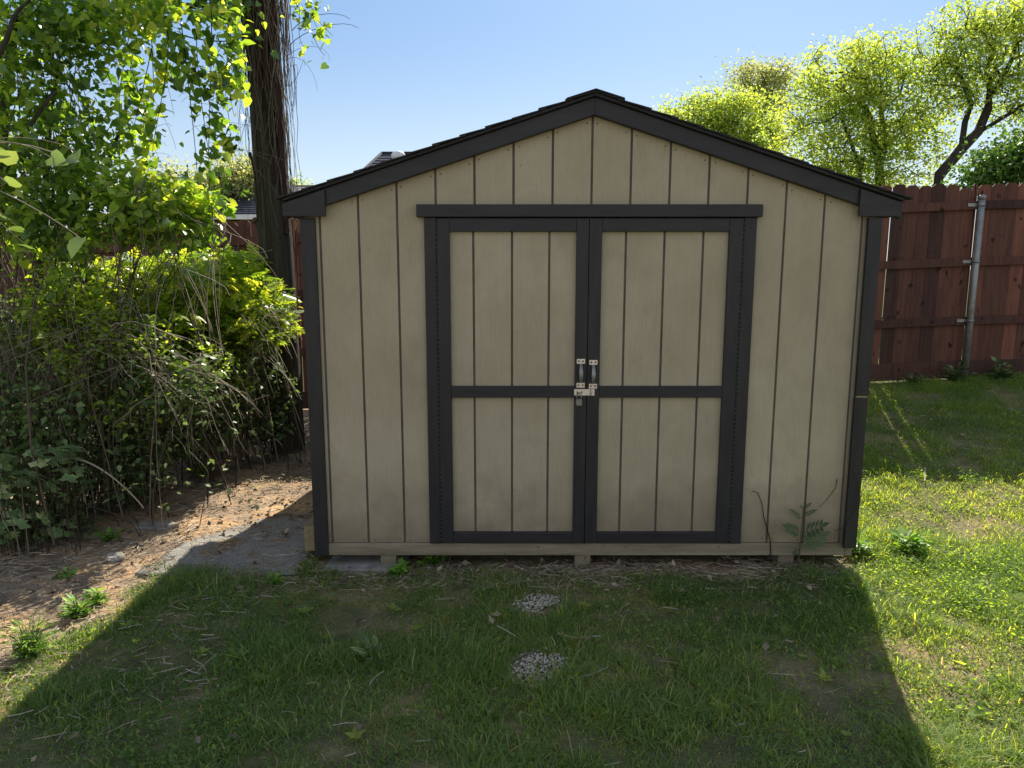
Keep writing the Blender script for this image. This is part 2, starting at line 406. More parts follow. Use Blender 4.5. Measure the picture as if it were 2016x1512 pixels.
# leaf shapes: y along the midrib, x across, z out of the face
LEAF = (np.array([(0, 0, 0), (0.30, 0.38, 0.07), (0, 1, -0.05), (0, 0.5, 0), (-0.30, 0.38, 0.07)], float),
        np.array([(0, 1, 2, 3), (0, 3, 2, 4)]))
HEART = (np.array([(0, 0, 0), (0.26, -0.10, 0.06), (0.46, 0.16, 0.10), (0.36, 0.55, 0.05), (0, 1, -0.14), (0, 0.4, -0.01),
                   (-0.36, 0.55, 0.05), (-0.46, 0.16, 0.10), (-0.26, -0.10, 0.06)], float),
         np.array([(0, 1, 2, 5), (5, 2, 3, 4), (5, 4, 6, 7), (0, 5, 7, 8)]))
DIA = (np.array([(0, 0, 0), (0.32, 0.5, 0.05), (0, 1, -0.05), (-0.32, 0.5, 0.05)], float), np.array([(0, 1, 2, 3)]))
def pinnate():
    V = []; Fq = []
    for i in range(4):
        for s in (-1, 1):
            y = 0.2 + 0.2 * i
            b = len(V)
            d = np.array([s * 0.8, 0.6, -0.15]); d /= np.linalg.norm(d); q = np.array([-d[1], d[0], 0]) * 0.09
            o = np.array([0, y, 0]); L = 0.42 * (1 - 0.08 * i)
            V += [o, o + d * L * 0.5 + q + np.array([0, 0, .03]), o + d * L, o + d * L * 0.5 - q]
            Fq.append((b, b + 1, b + 2, b + 3))
    b = len(V)
    V += [np.array([0, .85, 0]), np.array([.1, 1.05, .02]), np.array([0, 1.3, -.05]), np.array([-.1, 1.05, .02])]
    Fq.append((b, b + 1, b + 2, b + 3))
    b = len(V)
    V += [np.array([-.012, 0, 0]), np.array([.012, 0, 0]), np.array([.008, .9, 0]), np.array([-.008, .9, 0])]
    Fq.append((b, b + 1, b + 2, b + 3))
    return np.array(V), np.array(Fq)
PINN = pinnate()

def frames(rng, n, up=0.5, droop=0.3, side=None):
    """random leaf frames: normals biased upward, leaf axis drooping"""
    nrm = rng.normal(size=(n, 3)); nrm[:, 2] = np.abs(nrm[:, 2]) + up * 2
    nrm /= np.linalg.norm(nrm, axis=1, keepdims=True)
    ax = rng.normal(size=(n, 3)); ax[:, 2] -= droop * 2
    if side is not None: ax += side
    ax -= nrm * (ax * nrm).sum(1, keepdims=True); ax /= np.linalg.norm(ax, axis=1, keepdims=True) + 1e-9
    xx = np.cross(ax, nrm)
    return np.stack([xx, ax, nrm], 1)      # rows: local x,y,z in world

def inst(base, pos, fr, sc, tint):
    bv, bf = base
    n, k = len(pos), len(bv)
    V = np.einsum('kj,njc->nkc', bv, fr) * np.asarray(sc)[:, None, None] + pos[:, None]
    Fq = bf[None] + (np.arange(n) * k)[:, None, None]
    return V.reshape(-1, 3), Fq.reshape(-1, bf.shape[1]), np.repeat(tint, k)

def merge(parts):
    V = []; Fq = []; T = []; n = 0
    for v, f, t in parts:
        V.append(v); Fq.append(f + n); T.append(t); n += len(v)
    return np.concatenate(V), Fq, np.concatenate(T)

def leaves(name, mat, parent, rng, base, pos, size, up=0.5, droop=0.3, tint=None, side=None):
    n = len(pos)
    sc = size[0] + (size[1] - size[0]) * rng.random(n) ** 1.5
    t = rng.random(n) if tint is None else np.clip(tint, 0, 1)
    return np_mesh(name, *inst(base, pos, frames(rng, n, up, droop, side), sc, t)[:2], mat, parent, np.repeat(t, len(base[0])))

def bez(a, b, c, d, n=8):
    t = np.linspace(0, 1, n)[:, None]
    return (1 - t) ** 3 * a + 3 * (1 - t) ** 2 * t * b + 3 * (1 - t) * t ** 2 * c + t ** 3 * d

def ells(spec):
    out = []
    for px, py, Y, rx, ry, rd, w in spec:
        c = at(px, py, Y); m = Y / 1430 / CP
        out.append((c, np.array([rx * m, rd, ry * m]), w))
    return out

def ell_pts(rng, E, n, shell=0.33):
    w = np.array([e[2] for e in E]); w = w / w.sum()
    idx = rng.choice(len(E), n, p=w)
    d = rng.normal(size=(n, 3)); d /= np.linalg.norm(d, axis=1, keepdims=True)
    r = rng.random(n) ** shell
    C_ = np.array([e[0] for e in E])[idx]; R_ = np.array([e[1] for e in E])[idx]
    return C_ + d * R_ * r[:, None], idx

# ================================================================== WORLD, SUN, CAMERA
SUN_EL = math.radians(40.0)
SUN_AZ = math.radians(17.0)
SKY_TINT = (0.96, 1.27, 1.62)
BACK_FILL = (2.7, 2.35, 1.85)
world = bpy.data.worlds.new('World'); scene.world = world; world.use_nodes = True
wt = world.node_tree; bg = wt.nodes['Background']
sky = wt.nodes.new('ShaderNodeTexSky'); sky.sky_type = 'NISHITA'; sky.sun_disc = False
sky.sun_elevation = SUN_EL; sky.sun_rotation = SUN_AZ
sky.air_density = 1.0; sky.dust_density = 0.6; sky.ozone_density = 2.0
# soften the contrast of the clear sky and add an unseen fill glow behind the camera to lift the shade
gm = wt.nodes.new('ShaderNodeGamma'); gm.inputs['Gamma'].default_value = 0.58
wt.links.new(sky.outputs[0], gm.inputs['Color'])
tint_ = mixc(wt, 1.0, gm.outputs[0], SKY_TINT, 'MULTIPLY')
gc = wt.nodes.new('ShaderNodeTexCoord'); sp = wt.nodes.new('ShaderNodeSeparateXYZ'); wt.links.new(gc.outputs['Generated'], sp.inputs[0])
fill_fac = wt.nodes.new('ShaderNodeMapRange'); fill_fac.interpolation_type = 'SMOOTHSTEP'
fill_fac.inputs[1].default_value = 0.25; fill_fac.inputs[2].default_value = -0.85; fill_fac.inputs[3].default_value = 0.0; fill_fac.inputs[4].default_value = 1.0
wt.links.new(sp.outputs['Y'], fill_fac.inputs[0])
sky_col = mixc(wt, fill_fac.outputs[0], tint_, BACK_FILL, 'ADD')
h2 = wt.nodes.new('ShaderNodeMapRange'); h2.interpolation_type = 'SMOOTHSTEP'
h2.inputs[1].default_value = 0.32; h2.inputs[2].default_value = 0.03; h2.inputs[3].default_value = 0.0; h2.inputs[4].default_value = 1.0
wt.links.new(sp.outputs['Z'], h2.inputs[0])
sky_col = mixc(wt, h2.outputs[0], sky_col, (1.7, 1.15, 0.1), 'ADD')     # pale band above the horizon
wt.links.new(sky_col, bg.inputs['Color'])
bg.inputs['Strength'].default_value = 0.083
scene.cycles.film_exposure = 2.1
sl = bpy.data.lights.new('sun', 'SUN'); sl.energy = 5.0; sl.angle = math.radians(0.53); sl.color = (1.0, 0.93, 0.80)
so = bpy.data.objects.new('sun', sl); COL.objects.link(so)
to_sun = Vector((math.sin(SUN_AZ) * math.cos(SUN_EL), math.cos(SUN_AZ) * math.cos(SUN_EL), math.sin(SUN_EL)))
so.rotation_euler = (-to_sun).to_track_quat('-Z', 'Y').to_euler(); so.location = (3, 10, 12)
cam = bpy.data.cameras.new('camera'); co = bpy.data.objects.new('camera', cam); COL.objects.link(co)
cam.sensor_width = 36.0; cam.sensor_fit = 'HORIZONTAL'; cam.lens = F * 36.0; cam.clip_start = 0.05; cam.clip_end = 2000
co.location = (0, 0, EYE); co.rotation_euler = (PI / 2 - PITCH, 0, 0)
scene.camera = co
scene.view_settings.view_transform = 'Standard'; scene.view_settings.look = 'None'; scene.view_settings.exposure = 0
scene.cycles.max_bounces = 8; scene.cycles.transparent_max_bounces = 8

# ================================================================== GROUND
def build_ground():
    fx = np.arange(-5.5, 6.5, 0.05); fy = np.arange(0.5, 9.0, 0.05)
    xs = np.concatenate([-np.geomspace(500, 6, 26), fx, np.geomspace(7, 500, 26)])
    ys = np.concatenate([-np.geomspace(300, 0.3, 18), fy, np.geomspace(9.3, 900, 30)])
    X, Y = np.meshgrid(xs, ys); Z = gz(X, Y)
    fine = (np.abs(X - 0.5) < 6) & (Y > 0.5) & (Y < 9)
    Z = Z + np.where(fine, 0.012 * (N2(X, Y, 9.0) - 0.5), 0)
    D = dirtmask(X, Y) * np.where(fine, 1, 0)
    V = np.stack([X, Y, Z], -1).reshape(-1, 3)
    nx, ny = len(xs), len(ys)
    i = (np.arange(ny - 1)[:, None] * nx + np.arange(nx - 1)[None]).ravel()
    Fq = np.stack([i, i + 1, i + nx + 1, i + nx], -1)
    o = np_mesh('ground', V, Fq, 'ground', None, D.ravel(), 'dirt', True)
    o['kind'] = 'structure'
build_ground()

# ---- lawn: grass blades and small round leaves
GRAVEL = [ground_hit(1066, 1192), ground_hit(1058, 1318)]
def keep_lawn(x, y, rng, lo=0.0):
    d = dirtmask(x, y)
    k = rng.random(len(x)) > d * 1.02 - lo
    inside = (x > -1.12) & (x < 1.95) & (y > 3.86) & (y < 6.4)
    for g in GRAVEL:
        rr = ((x - g[0]) / 0.115) ** 2 + ((y - g[1]) / 0.12) ** 2 + 1.1 * (N4(x, y, 14) - 0.5)
        k &= ~((rr < 1) & (rng.random(len(x)) < 0.975))
    return k & ~inside

def lawn():
    rng = np.random.default_rng(11)
    def scatter(n, x0, x1, y0, y1, pw=1.0):
        x = x0 + (x1 - x0) * rng.random(n); y = y0 + (y1 - y0) * rng.random(n) ** pw
        return x, y
    xs = []; ys = []
    for n, b in ((330000, (-2.7, 3.3, 1.5, 4.2)), (150000, (1.9, 5.6, 3.4, 7.8)), (40000, (3.2, 6.2, 1.5, 7.8)), (16000, (-5, -2.7, 1.0, 4.2)), (12000, (-2.4, -1.1, 4.2, 7.8))):
        x, y = scatter(n, *b); xs.append(x); ys.append(y)
    x = np.concatenate(xs); y = np.concatenate(ys)
    k = keep_lawn(x, y, rng)
    cl = N1(x + 3, y, 3.1) * 0.6 + N2(x, y + 5, 8.0) * 0.4
    k &= rng.random(len(x)) < 0.30 + 1.1 * cl
    x, y, cl = x[k], y[k], cl[k]
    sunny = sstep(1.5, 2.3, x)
    n = len(x)
    h = (0.022 + 0.05 * rng.random(n) ** 1.6) * (0.35 + 1.9 * cl ** 2) * (1 + 0.3 * N3(x, y, 1.2)) * (1 + 0.9 * (rng.random(n) < 0.05))
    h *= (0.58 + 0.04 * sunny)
    w = 0.0012 + 0.0020 * rng.random(n)
    az = rng.random(n) * 2 * PI; lean = h * (0.3 + 1.5 * rng.random(n))
    dx, dy = np.cos(az), np.sin(az)
    sx, sy = -dy, dx
    z0 = gz(x, y) - 0.006
    P0 = np.stack([x, y, z0], -1)
    D = np.stack([dx, dy, 0 * dx], -1); S = np.stack([sx, sy, 0 * sx], -1) * w[:, None]
    up = np.array([0, 0, 1.0])
    m1 = P0 + D * (lean * 0.22)[:, None] + up * (h * 0.5)[:, None]
    m2 = P0 + D * (lean * 0.62)[:, None] + up * (h * 0.85)[:, None]
    tip = P0 + D * lean[:, None] + up * (h * (0.86 + 0.2 * rng.random(n)))[:, None]
    V = np.stack([P0 - S, P0 + S, m1 + S * 0.9, m1 - S * 0.9, m2 + S * .6, m2 - S * .6, tip], 1).reshape(-1, 3)
    b = (np.arange(n) * 7)[:, None]
    Q = np.concatenate([b + np.array([[0, 1, 2, 3]]), b + np.array([[3, 2, 4, 5]])])
    T3 = b + np.array([[5, 4, 6]])
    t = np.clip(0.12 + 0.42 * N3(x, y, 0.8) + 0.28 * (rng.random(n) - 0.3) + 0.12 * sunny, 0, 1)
    dry = rng.random(n) < 0.06 + 0.10 * N4(x, y, 1.6)
    t[dry] = 0.78 + 0.22 * rng.random(dry.sum())
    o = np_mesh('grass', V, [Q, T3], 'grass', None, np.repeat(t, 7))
    tag(o, 'short mixed lawn grass in front of and beside the shed', 'grass', kind='stuff')
    # low leafy ground cover
    xs = []; ys = []
    for n, b in ((110000, (-2.4, 3.3, 1.6, 4.1)), (150000, (1.9, 5.8, 2.2, 7.8)), (30000, (1.4, 3.8, 1.5, 4.0))):
        x, y = scatter(n, *b); xs.append(x); ys.append(y)
    x = np.concatenate(xs); y = np.concatenate(ys)
    cl = N2(x + 9, y + 2, 2.3) * 0.55 + N3(x, y, 6.0) * 0.45
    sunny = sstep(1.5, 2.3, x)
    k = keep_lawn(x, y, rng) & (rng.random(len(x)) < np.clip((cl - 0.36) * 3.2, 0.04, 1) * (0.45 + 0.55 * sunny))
    x, y, cl = x[k], y[k], cl[k]; n = len(x)
    pos = np.stack([x, y, gz(x, y) + 0.004 + (0.008 + 0.045 * rng.random(n) ** 1.5) * (0.5 + cl)], -1)
    t = np.clip(0.15 + 0.5 * N1(x, y, 1.1) + 0.4 * (rng.random(n) - 0.4), 0, 1)
    V, Fq, T = inst(LEAF, pos, frames(rng, n, 0.55, 0.0), 0.009 + 0.017 * rng.random(n) ** 1.4, t)
    o = np_mesh('clover', V, Fq, 'clover', None, T)
    tag(o, 'low clover and leafy weeds growing through the lawn', 'ground cover', kind='stuff')
    pp = []; ff = []; ss = []; tt = []
    for _ in range(520):
        cx = -1.9 + 7.2 * rng.random(); cy = 1.7 + 5.2 * rng.random() ** 1.3
        if not keep_lawn(np.array([cx]), np.array([cy]), rng)[0] or N3(cx, cy, 1.5) < 0.42: continue
        m = rng.integers(4, 10); r = 0.022 + 0.035 * rng.random() ** 2; a0 = rng.random() * 6.28; tn = rng.random()
        for q in range(m):
            a = a0 + q * 2.4 + 0.4 * rng.normal(); ax = np.array([math.cos(a), math.sin(a), 0.15 + 0.75 * rng.random()]); ax /= np.linalg.norm(ax)
            nr = np.array([0, 0, 1.0]) + 0.3 * rng.normal(size=3); nr -= ax * (nr @ ax); nr /= np.linalg.norm(nr)
            pp.append((cx, cy, float(gz(cx, cy)) + 0.012)); ff.append(np.stack([np.cross(ax, nr) * (0.5 + 0.6 * rng.random()), ax, nr])); ss.append(r * (0.6 + 0.7 * rng.random())); tt.append(np.clip(tn + 0.15 * rng.normal(), 0, 1))
    V, Fq, T = inst(LEAF, np.array(pp), np.array(ff), np.array(ss), np.array(tt))
    o = np_mesh('lawn_weeds', V, Fq, 'clover', None, T)
    tag(o, 'small flat rosettes of broad leaved weeds dotted through the lawn', 'lawn weeds', kind='stuff')
lawn()

# ---- straw and twigs lying on the bare dirt
def litter():
    rng = np.random.default_rng(21)
    n = 15000
    x = np.concatenate([-3.4 + 2.25 * rng.random(n), -1.1 + 3.0 * rng.random(4200), -2.2 + 6 * rng.random(1500), 2.0 + 2.2 * rng.random(1400)])
    y = np.concatenate([2.3 + 4.6 * rng.random(n), 3.55 + 0.45 * rng.random(4200), 1.7 + 2.1 * rng.random(1500), 5.6 + 2.1 * rng.random(1400)])
    dm = dirtmask(x, y)
    mat_hole = (x > -1.98 + 0.2 * (N3(x, y, 3) - .5)) & (x < -1.25) & (y > 3.8) & (y < 4.35 + 0.3 * (N3(x, y, 4) - .5))
    k = (rng.random(len(x)) < (0.14 + 0.9 * dm) * (0.25 + 1.2 * N2(x, y, 2.6))) & ~(mat_hole & (rng.random(len(x)) > 0.42))
    x, y = x[k], y[k]; n = len(x)
    L = 0.02 + 0.12 * rng.random(n) ** 2; az = rng.random(n) * PI * 2
    w = 0.0008 + 0.0016 * rng.random(n) ** 2
    z = gz(x, y) + 0.010 + 0.02 * rng.random(n)
    d = np.stack([np.cos(az), np.sin(az), 0.25 * (rng.random(n) - 0.5)], -1); s = np.stack([-np.sin(az), np.cos(az), 0 * az], -1) * w[:, None]
    bend = s / w[:, None] * (L * 0.18 * (rng.random(n) - 0.5))[:, None]
    p = np.stack([x, y, z], -1)
    up = np.array([0, 0, 1.0]) * w[:, None] * 1.4
    a0, a1, a2 = p - d * L[:, None] / 2, p + bend, p + d * L[:, None] / 2
    V = np.stack([a0 - s, a0 + s, a1 - s, a1 + s, a1 + up, a2 - s, a2 + s, a0 + up, a2 + up], 1).reshape(-1, 3)
    b = (np.arange(n) * 9)[:, None]
    Q = np.concatenate([b + np.array([q]) for q in ([0, 2, 4, 7], [1, 7, 4, 3], [2, 5, 8, 4], [3, 4, 8, 6])])
    t = np.clip(rng.random(n) * 0.8 + 0.2 * N1(x, y, 2), 0, 1)
    o = np_mesh('straw', V, Q, 'straw', None, np.repeat(t, 9))
    tag(o, 'dry straw and fine twigs scattered over the bare dirt by the thicket', 'straw', kind='stuff')
    # fallen brown leaves
    n = 2600
    x = np.concatenate([-3.5 + 2.4 * rng.random(n), -1.0 + 3 * rng.random(300)]); y = np.concatenate([2.4 + 4.4 * rng.random(n), 3.5 + .5 * rng.random(300)])
    lx = -2.2 + 7 * rng.random(330); ly = 1.7 + 5 * rng.random(330); kl = ~((lx > -1.15) & (lx < 1.98) & (ly > 3.84)); lx, ly = lx[kl], ly[kl]
    k = rng.random(len(x)) < dirtmask(x, y) * (0.2 + 1.2 * N4(x, y, 2.2)) * np.where((x > -1.95) & (y < 4.3) & (x < -1.2), 0.25, 1)
    x, y = np.concatenate([x[k], lx]), np.concatenate([y[k], ly]); n = len(x)
    pos = np.stack([x, y, gz(x, y) + 0.012 + 0.025 * (x > -1.9)], -1)
    t = rng.random(n) * 0.55
    V, Fq, T = inst(LEAF, pos, frames(rng, n, 0.6, 0.0), 0.018 + 0.04 * rng.random(n) ** 2, t)
    o = np_mesh('dead_leaves', V, Fq, 'straw', None, T)
    tag(o, 'curled brown dead leaves lying along the foot of the thicket', 'dead leaves', kind='stuff')
litter()

def gravel(c, label, seed):
    rng = np.random.default_rng(seed)
    n = 620
    r = np.sqrt(rng.random(n)) * 0.135; a = rng.random(n) * 2 * PI
    x = c[0] + r * np.cos(a) * 1.0 + 0.02 * rng.normal(size=n); y = c[1] + r * np.sin(a) * 0.95 + 0.02 * rng.normal(size=n)
    k = (N4(x * 1.0, y + seed, 9) > 0.22)
    x, y, r = x[k], y[k], r[k]; n = len(x)
    ov = np.array([(1, 0, 0), (0, 1, 0), (-1, 0, 0), (0, -1, 0), (0, 0, 0.8), (0, 0, -0.8), (.7, .7, .3), (-.7, .7, .25), (-.7, -.7, .3), (.7, -.7, .3)], float)
    of = np.array([(0, 6, 4), (6, 1, 4), (1, 7, 4), (7, 2, 4), (2, 8, 4), (8, 3, 4), (3, 9, 4), (9, 0, 4),
                   (6, 0, 5), (1, 6, 5), (7, 1, 5), (2, 7, 5), (8, 2, 5), (3, 8, 5), (9, 3, 5), (0, 9, 5)])
    pos = np.stack([x, y, gz(x, y) + 0.003 + 0.009 * np.clip(1 - r / 0.13, 0, 1) + 0.004 * rng.random(n)], -1)
    V, Fq, T = inst((ov, of), pos, frames(rng, n, 0.8, 0), 0.0035 + 0.0055 * rng.random(n) ** 1.5, rng.random(n))
    o = np_mesh('gravel', V, Fq, 'pebble', None, T)
    tag(o, label, 'gravel', kind='stuff')
gravel(GRAVEL[0], 'small round patch of pale pebbles in the lawn, the one nearer the shed door', 31)
gravel(GRAVEL[1], 'small pale pebble patch in the lawn, the one farther from the shed door', 32)

# ================================================================== SHED
YW = 3.90                    # front face of the siding
YB = YW + 2.44
XL, XR, XC = -1.09, 1.91, 0.42
SLOPE = 0.3235
def roof_top(x): return 2.549 - SLOPE * abs(x - XC)

shed = empty('garden_shed', (0.41, YW, 0.0), 'taupe wooden garden shed with dark brown trim, double doors and a low gable roof', 'shed')

grooves = [XC - 0.005 + 0.2035 * k for k in range(-7, 8)]
def siding_strips(mb, x0, x1, zb, ztop, yf, thick=0.010, g=0.0125, gl=None):
    """vertical boards between grooves; ztop(x) gives the upper edge"""
    cuts = [x0] + [q for q in (gl or grooves) if x0 + 0.012 < q < x1 - 0.012] + [x1]
    for i in range(len(cuts) - 1):
        a = cuts[i] + (g / 2 if i else 0); b = cuts[i + 1] - (g / 2 if i < len(cuts) - 2 else 0)
        pts = [(a, zb), (b, zb), (b, ztop(b))]
        if a < XC < b: pts.append((XC, ztop(XC)))
        pts.append((a, ztop(a)))
        mb.prism_y(pts, yf, yf + thick)
    pts = [(x0, zb), (x1, zb), (x1, ztop(x1))]
    if x0 < XC < x1: pts.append((XC, ztop(XC)))
    pts.append((x0, ztop(x0)))
    mb.prism_y(pts, yf + thick, yf + thick + 0.02, 2)

DX0, DX1, DZT = -0.425, 1.245, 1.955       # door opening (outer limits under the casings)
mb = MB()
under = lambda x: roof_top(x) - 0.06
siding_strips(mb, XL, DX0, 0.147, under, YW)
siding_strips(mb, DX1, XR, 0.147, under, YW)
siding_strips(mb, DX0, DX1, DZT, under, YW)
rng = np.random.default_rng(3)
for q in [XL + 0.04, XL + 0.09] + [v + s for v in grooves for s in (-0.028, 0.028)] + [XR - 0.06]:
    for z in (0.165, under(q) - 0.075):
        if (XL < q < DX0 - 0.04 or DX1 + 0.05 < q < XR) or z > 2.0:
            zz = z + 0.012 * (rng.random() - 0.5); qq = q + 0.012 * (rng.random() - .5)
            mb.tube([(qq, YW - 0.0015, zz), (qq, YW + 0.004, zz)], 0.0035, 8, 1)
mb.build('front_wall', ['siding', 'screw', 'groove'], shed)
mb = MB()
mb.box(XL, XL + 0.012, YW + 0.031, YB - 0.02, 0.147, 1.97); mb.build('side_wall', 'siding', shed)
mb = MB()
mb.box(XR - 0.012, XR, YW + 0.031, YB - 0.02, 0.147, 1.97); mb.build('side_wall', 'siding', shed)
mb = MB()
siding_strips(mb, XL, XR, 0.147, under, YB - 0.012)
mb.build('back_wall', ['siding', 'screw', 'groove'], shed)
mb = MB(); mb.box(XL + 0.013, XR - 0.013, YW + 0.032, YB - 0.03, 0.145, 0.165); mb.build('floor', 'dark', shed)
# skirt board, slightly split and worn
mb = MB(); mb.box(-1.085, 1.872, YW - 0.012, YW + 0.026, 0.074, 0.1445); mb.build('skirt_board', 'skirt', shed, 0.004)
mb = MB(); mb.box(1.876, 1.915, YW - 0.006, YW + 0.3, 0.070, 0.143); mb.build('skirt_board', 'skirt', shed, 0.004)
mb = MB(); mb.box(-1.088, -1.05, YW + 0.028, YB - 0.03, 0.074, 0.1445); mb.build('skirt_board', 'skirt', shed, 0.004)
mb = MB(); mb.box(1.872, 1.91, YW + 0.31, YB - 0.03, 0.074, 0.1445); mb.build('skirt_board', 'skirt', shed, 0.004)
for xb in (-0.70, 0.40, 1.55):
    mb = MB(); mb.box(xb - 0.044, xb + 0.044, YW + 0.004, YB - 0.05, -0.06, 0.0735); mb.build('skid', 'skirt', shed, 0.004)

# corner trims
mb = MB()
mb.box(-1.108, -1.030, YW - 0.020, YW - 0.001, 0.075, 1.93); mb.box(-1.110, -1.0915, YW - 0.001, YW + 0.08, 0.075, 1.93)
mb.build('corner_trim', 'trim', shed, 0.003)
mb = MB()     # right trim has sprung away from the wall; its lower length is a separate piece
mb.box(1.850, 1.922, YW - 0.050, YW - 0.026, 0.992, 1.93); mb.box(1.847, 1.916, YW - 0.052, YW - 0.028, 0.130, 0.982)
mb.box(1.862, 1.900, YW - 0.026, YW - 0.001, 0.16, 1.90)
mb.build('corner_trim', 'trim', shed, 0.003)
mb = MB(); mb.box(1.856, 1.914, YW - 0.047, YW - 0.030, 0.9825, 0.9915); mb.build('broken_joint', 'lumber', shed)
for xa, xb in ((-1.108, -1.03), (1.85, 1.93)):
    mb = MB(); mb.box(xa, xb, YB + 0.020, YB + 0.040, 0.075, 1.93); mb.build('corner_trim', 'trim', shed, 0.003)

# rakes: sloping boards with square end blocks
def rake(y0, y1, sgn):
    xe = XC + sgn * 1.60
    poly = [(XC, roof_top(XC) - 0.022), (xe, roof_top(xe) - 0.022), (xe, roof_top(xe) - 0.108), (XC, roof_top(XC) - 0.108)]
    if sgn > 0: poly = poly[::-1]
    m_ = MB(); m_.prism_y(poly, y0, y1); m_.build('rake_board', 'trim_h', shed, 0.003)
def endblock(y0, y1, sgn):
    xi, xo = (XC - 1.383, XC - 1.604) if sgn < 0 else (XC + 1.372, XC + 1.585)
    poly = [(xo, 1.935), (xi, 1.935), (xi, roof_top(xi) - 0.030), (xo, roof_top(xo) - 0.030)]
    if sgn > 0: poly = poly[::-1]
    m_ = MB(); m_.prism_y(poly, y0, y1); m_.build('eave_block', 'trim_h', shed, 0.003)
for y0, y1, yb0, yb1 in ((YW - 0.044, YW - 0.001, YW - 0.062, YW - 0.0445), (YB + 0.022, YB + 0.05, YB + 0.0505, YB + 0.07)):
    for s in (-1, 1):
        rake(y0, y1, s); endblock(yb0, yb1, s)
# soffit / eave fascia along the sides
mb = MB(); mb.box(XC - 1.597, XC - 1.575, YW + 0.002, YB + 0.018, 1.936, roof_top(XC - 1.597) - 0.030); mb.build('eave_fascia', 'trim_h', shed, 0.003)
mb = MB(); mb.box(XC + 1.565, XC + 1.584, YW + 0.002, YB + 0.018, 1.936, roof_top(XC + 1.584) - 0.030); mb.build('eave_fascia', 'trim_h', shed, 0.003)
mb = MB(); mb.box(XC - 1.574, XL - 0.002, YW + 0.002, YB + 0.018, 1.938, 1.952); mb.build('soffit', 'trim_h', shed)
mb = MB(); mb.box(XR + 0.002, XC + 1.564, YW + 0.002, YB + 0.018, 1.938, 1.952); mb.build('soffit', 'trim_h', shed)

# shingled roof: courses as thin overlapping strips of tabs
def roof():
    mb = MB(); r = random.Random(5)
    n = 12; half = 1.617; e = half / n
    y0, y1 = YW - 0.078, YB + 0.09
    # deck
    for s in (-1, 1):
        poly = [(XC, roof_top(XC) - 0.019), (XC, roof_top(XC) - 0.006), (XC + s * 1.598, roof_top(XC + s * 1.598) - 0.006), (XC + s * 1.598, roof_top(XC + s * 1.598) - 0.019)]
        if s < 0: poly = poly[::-1]
        mb.prism_y(poly, y0 + 0.012, y1 - 0.012)
        for i in range(n):
            y = y0 - r.random() * 0.012; off = 0.15 * (i % 2)
            first = True
            while y < y1:
                L = (0.30 - (off if first else 0)) ; first = False
                ye = min(y + L, y1 + r.random() * 0.01)
                d0 = i * e - 0.02; d1 = (i + 1) * e + 0.012 + r.random() * 0.006
                lift = 0.0015 + 0.005 * r.random() ** 2
                if d0 < 0: d0 = 0.0
                xa, xb = XC + s * d0, XC + s * d1
                za, zb = roof_top(xa) - 0.0055, roof_top(xb) + lift
                p = [(xa, za), (xa, za + 0.004), (xb, zb + 0.0045), (xb, zb - 0.0035)]
                if s < 0: p = p[::-1]
                mb.prism_y(p, y + 0.002, ye - 0.002, 0)
                y = ye
    o = mb.build('roof', 'shingle', shed)
    mb = MB(); y = y0 - 0.012
    while y < y1:
        for s in (-1, 1):
            xb = XC + s * 0.145
            p = [(XC, roof_top(XC) + 0.003), (XC, roof_top(XC) + 0.009), (xb, roof_top(xb) + 0.0115), (xb, roof_top(xb) + 0.0055)]
            if s < 0: p = p[::-1]
            mb.prism_y(p, y, y + 0.145)
        y += 0.148
    mb.build('ridge_cap', 'shingle', o)
roof()

# door surround
mb = MB(); mb.box(-0.497, 1.302, YW - 0.042, YW - 0.001, 1.934, 1.998); mb.build('door_header', 'trim_h', shed, 0.003)
mb = MB(); mb.box(-0.460, -0.397, YW - 0.022, YW - 0.001, 0.146, 1.933); mb.build('door_casing', 'trim', shed, 0.003)
mb = MB(); mb.box(1.214, 1.281, YW - 0.022, YW - 0.001, 0.146, 1.933); mb.build('door_casing', 'trim', shed, 0.003)

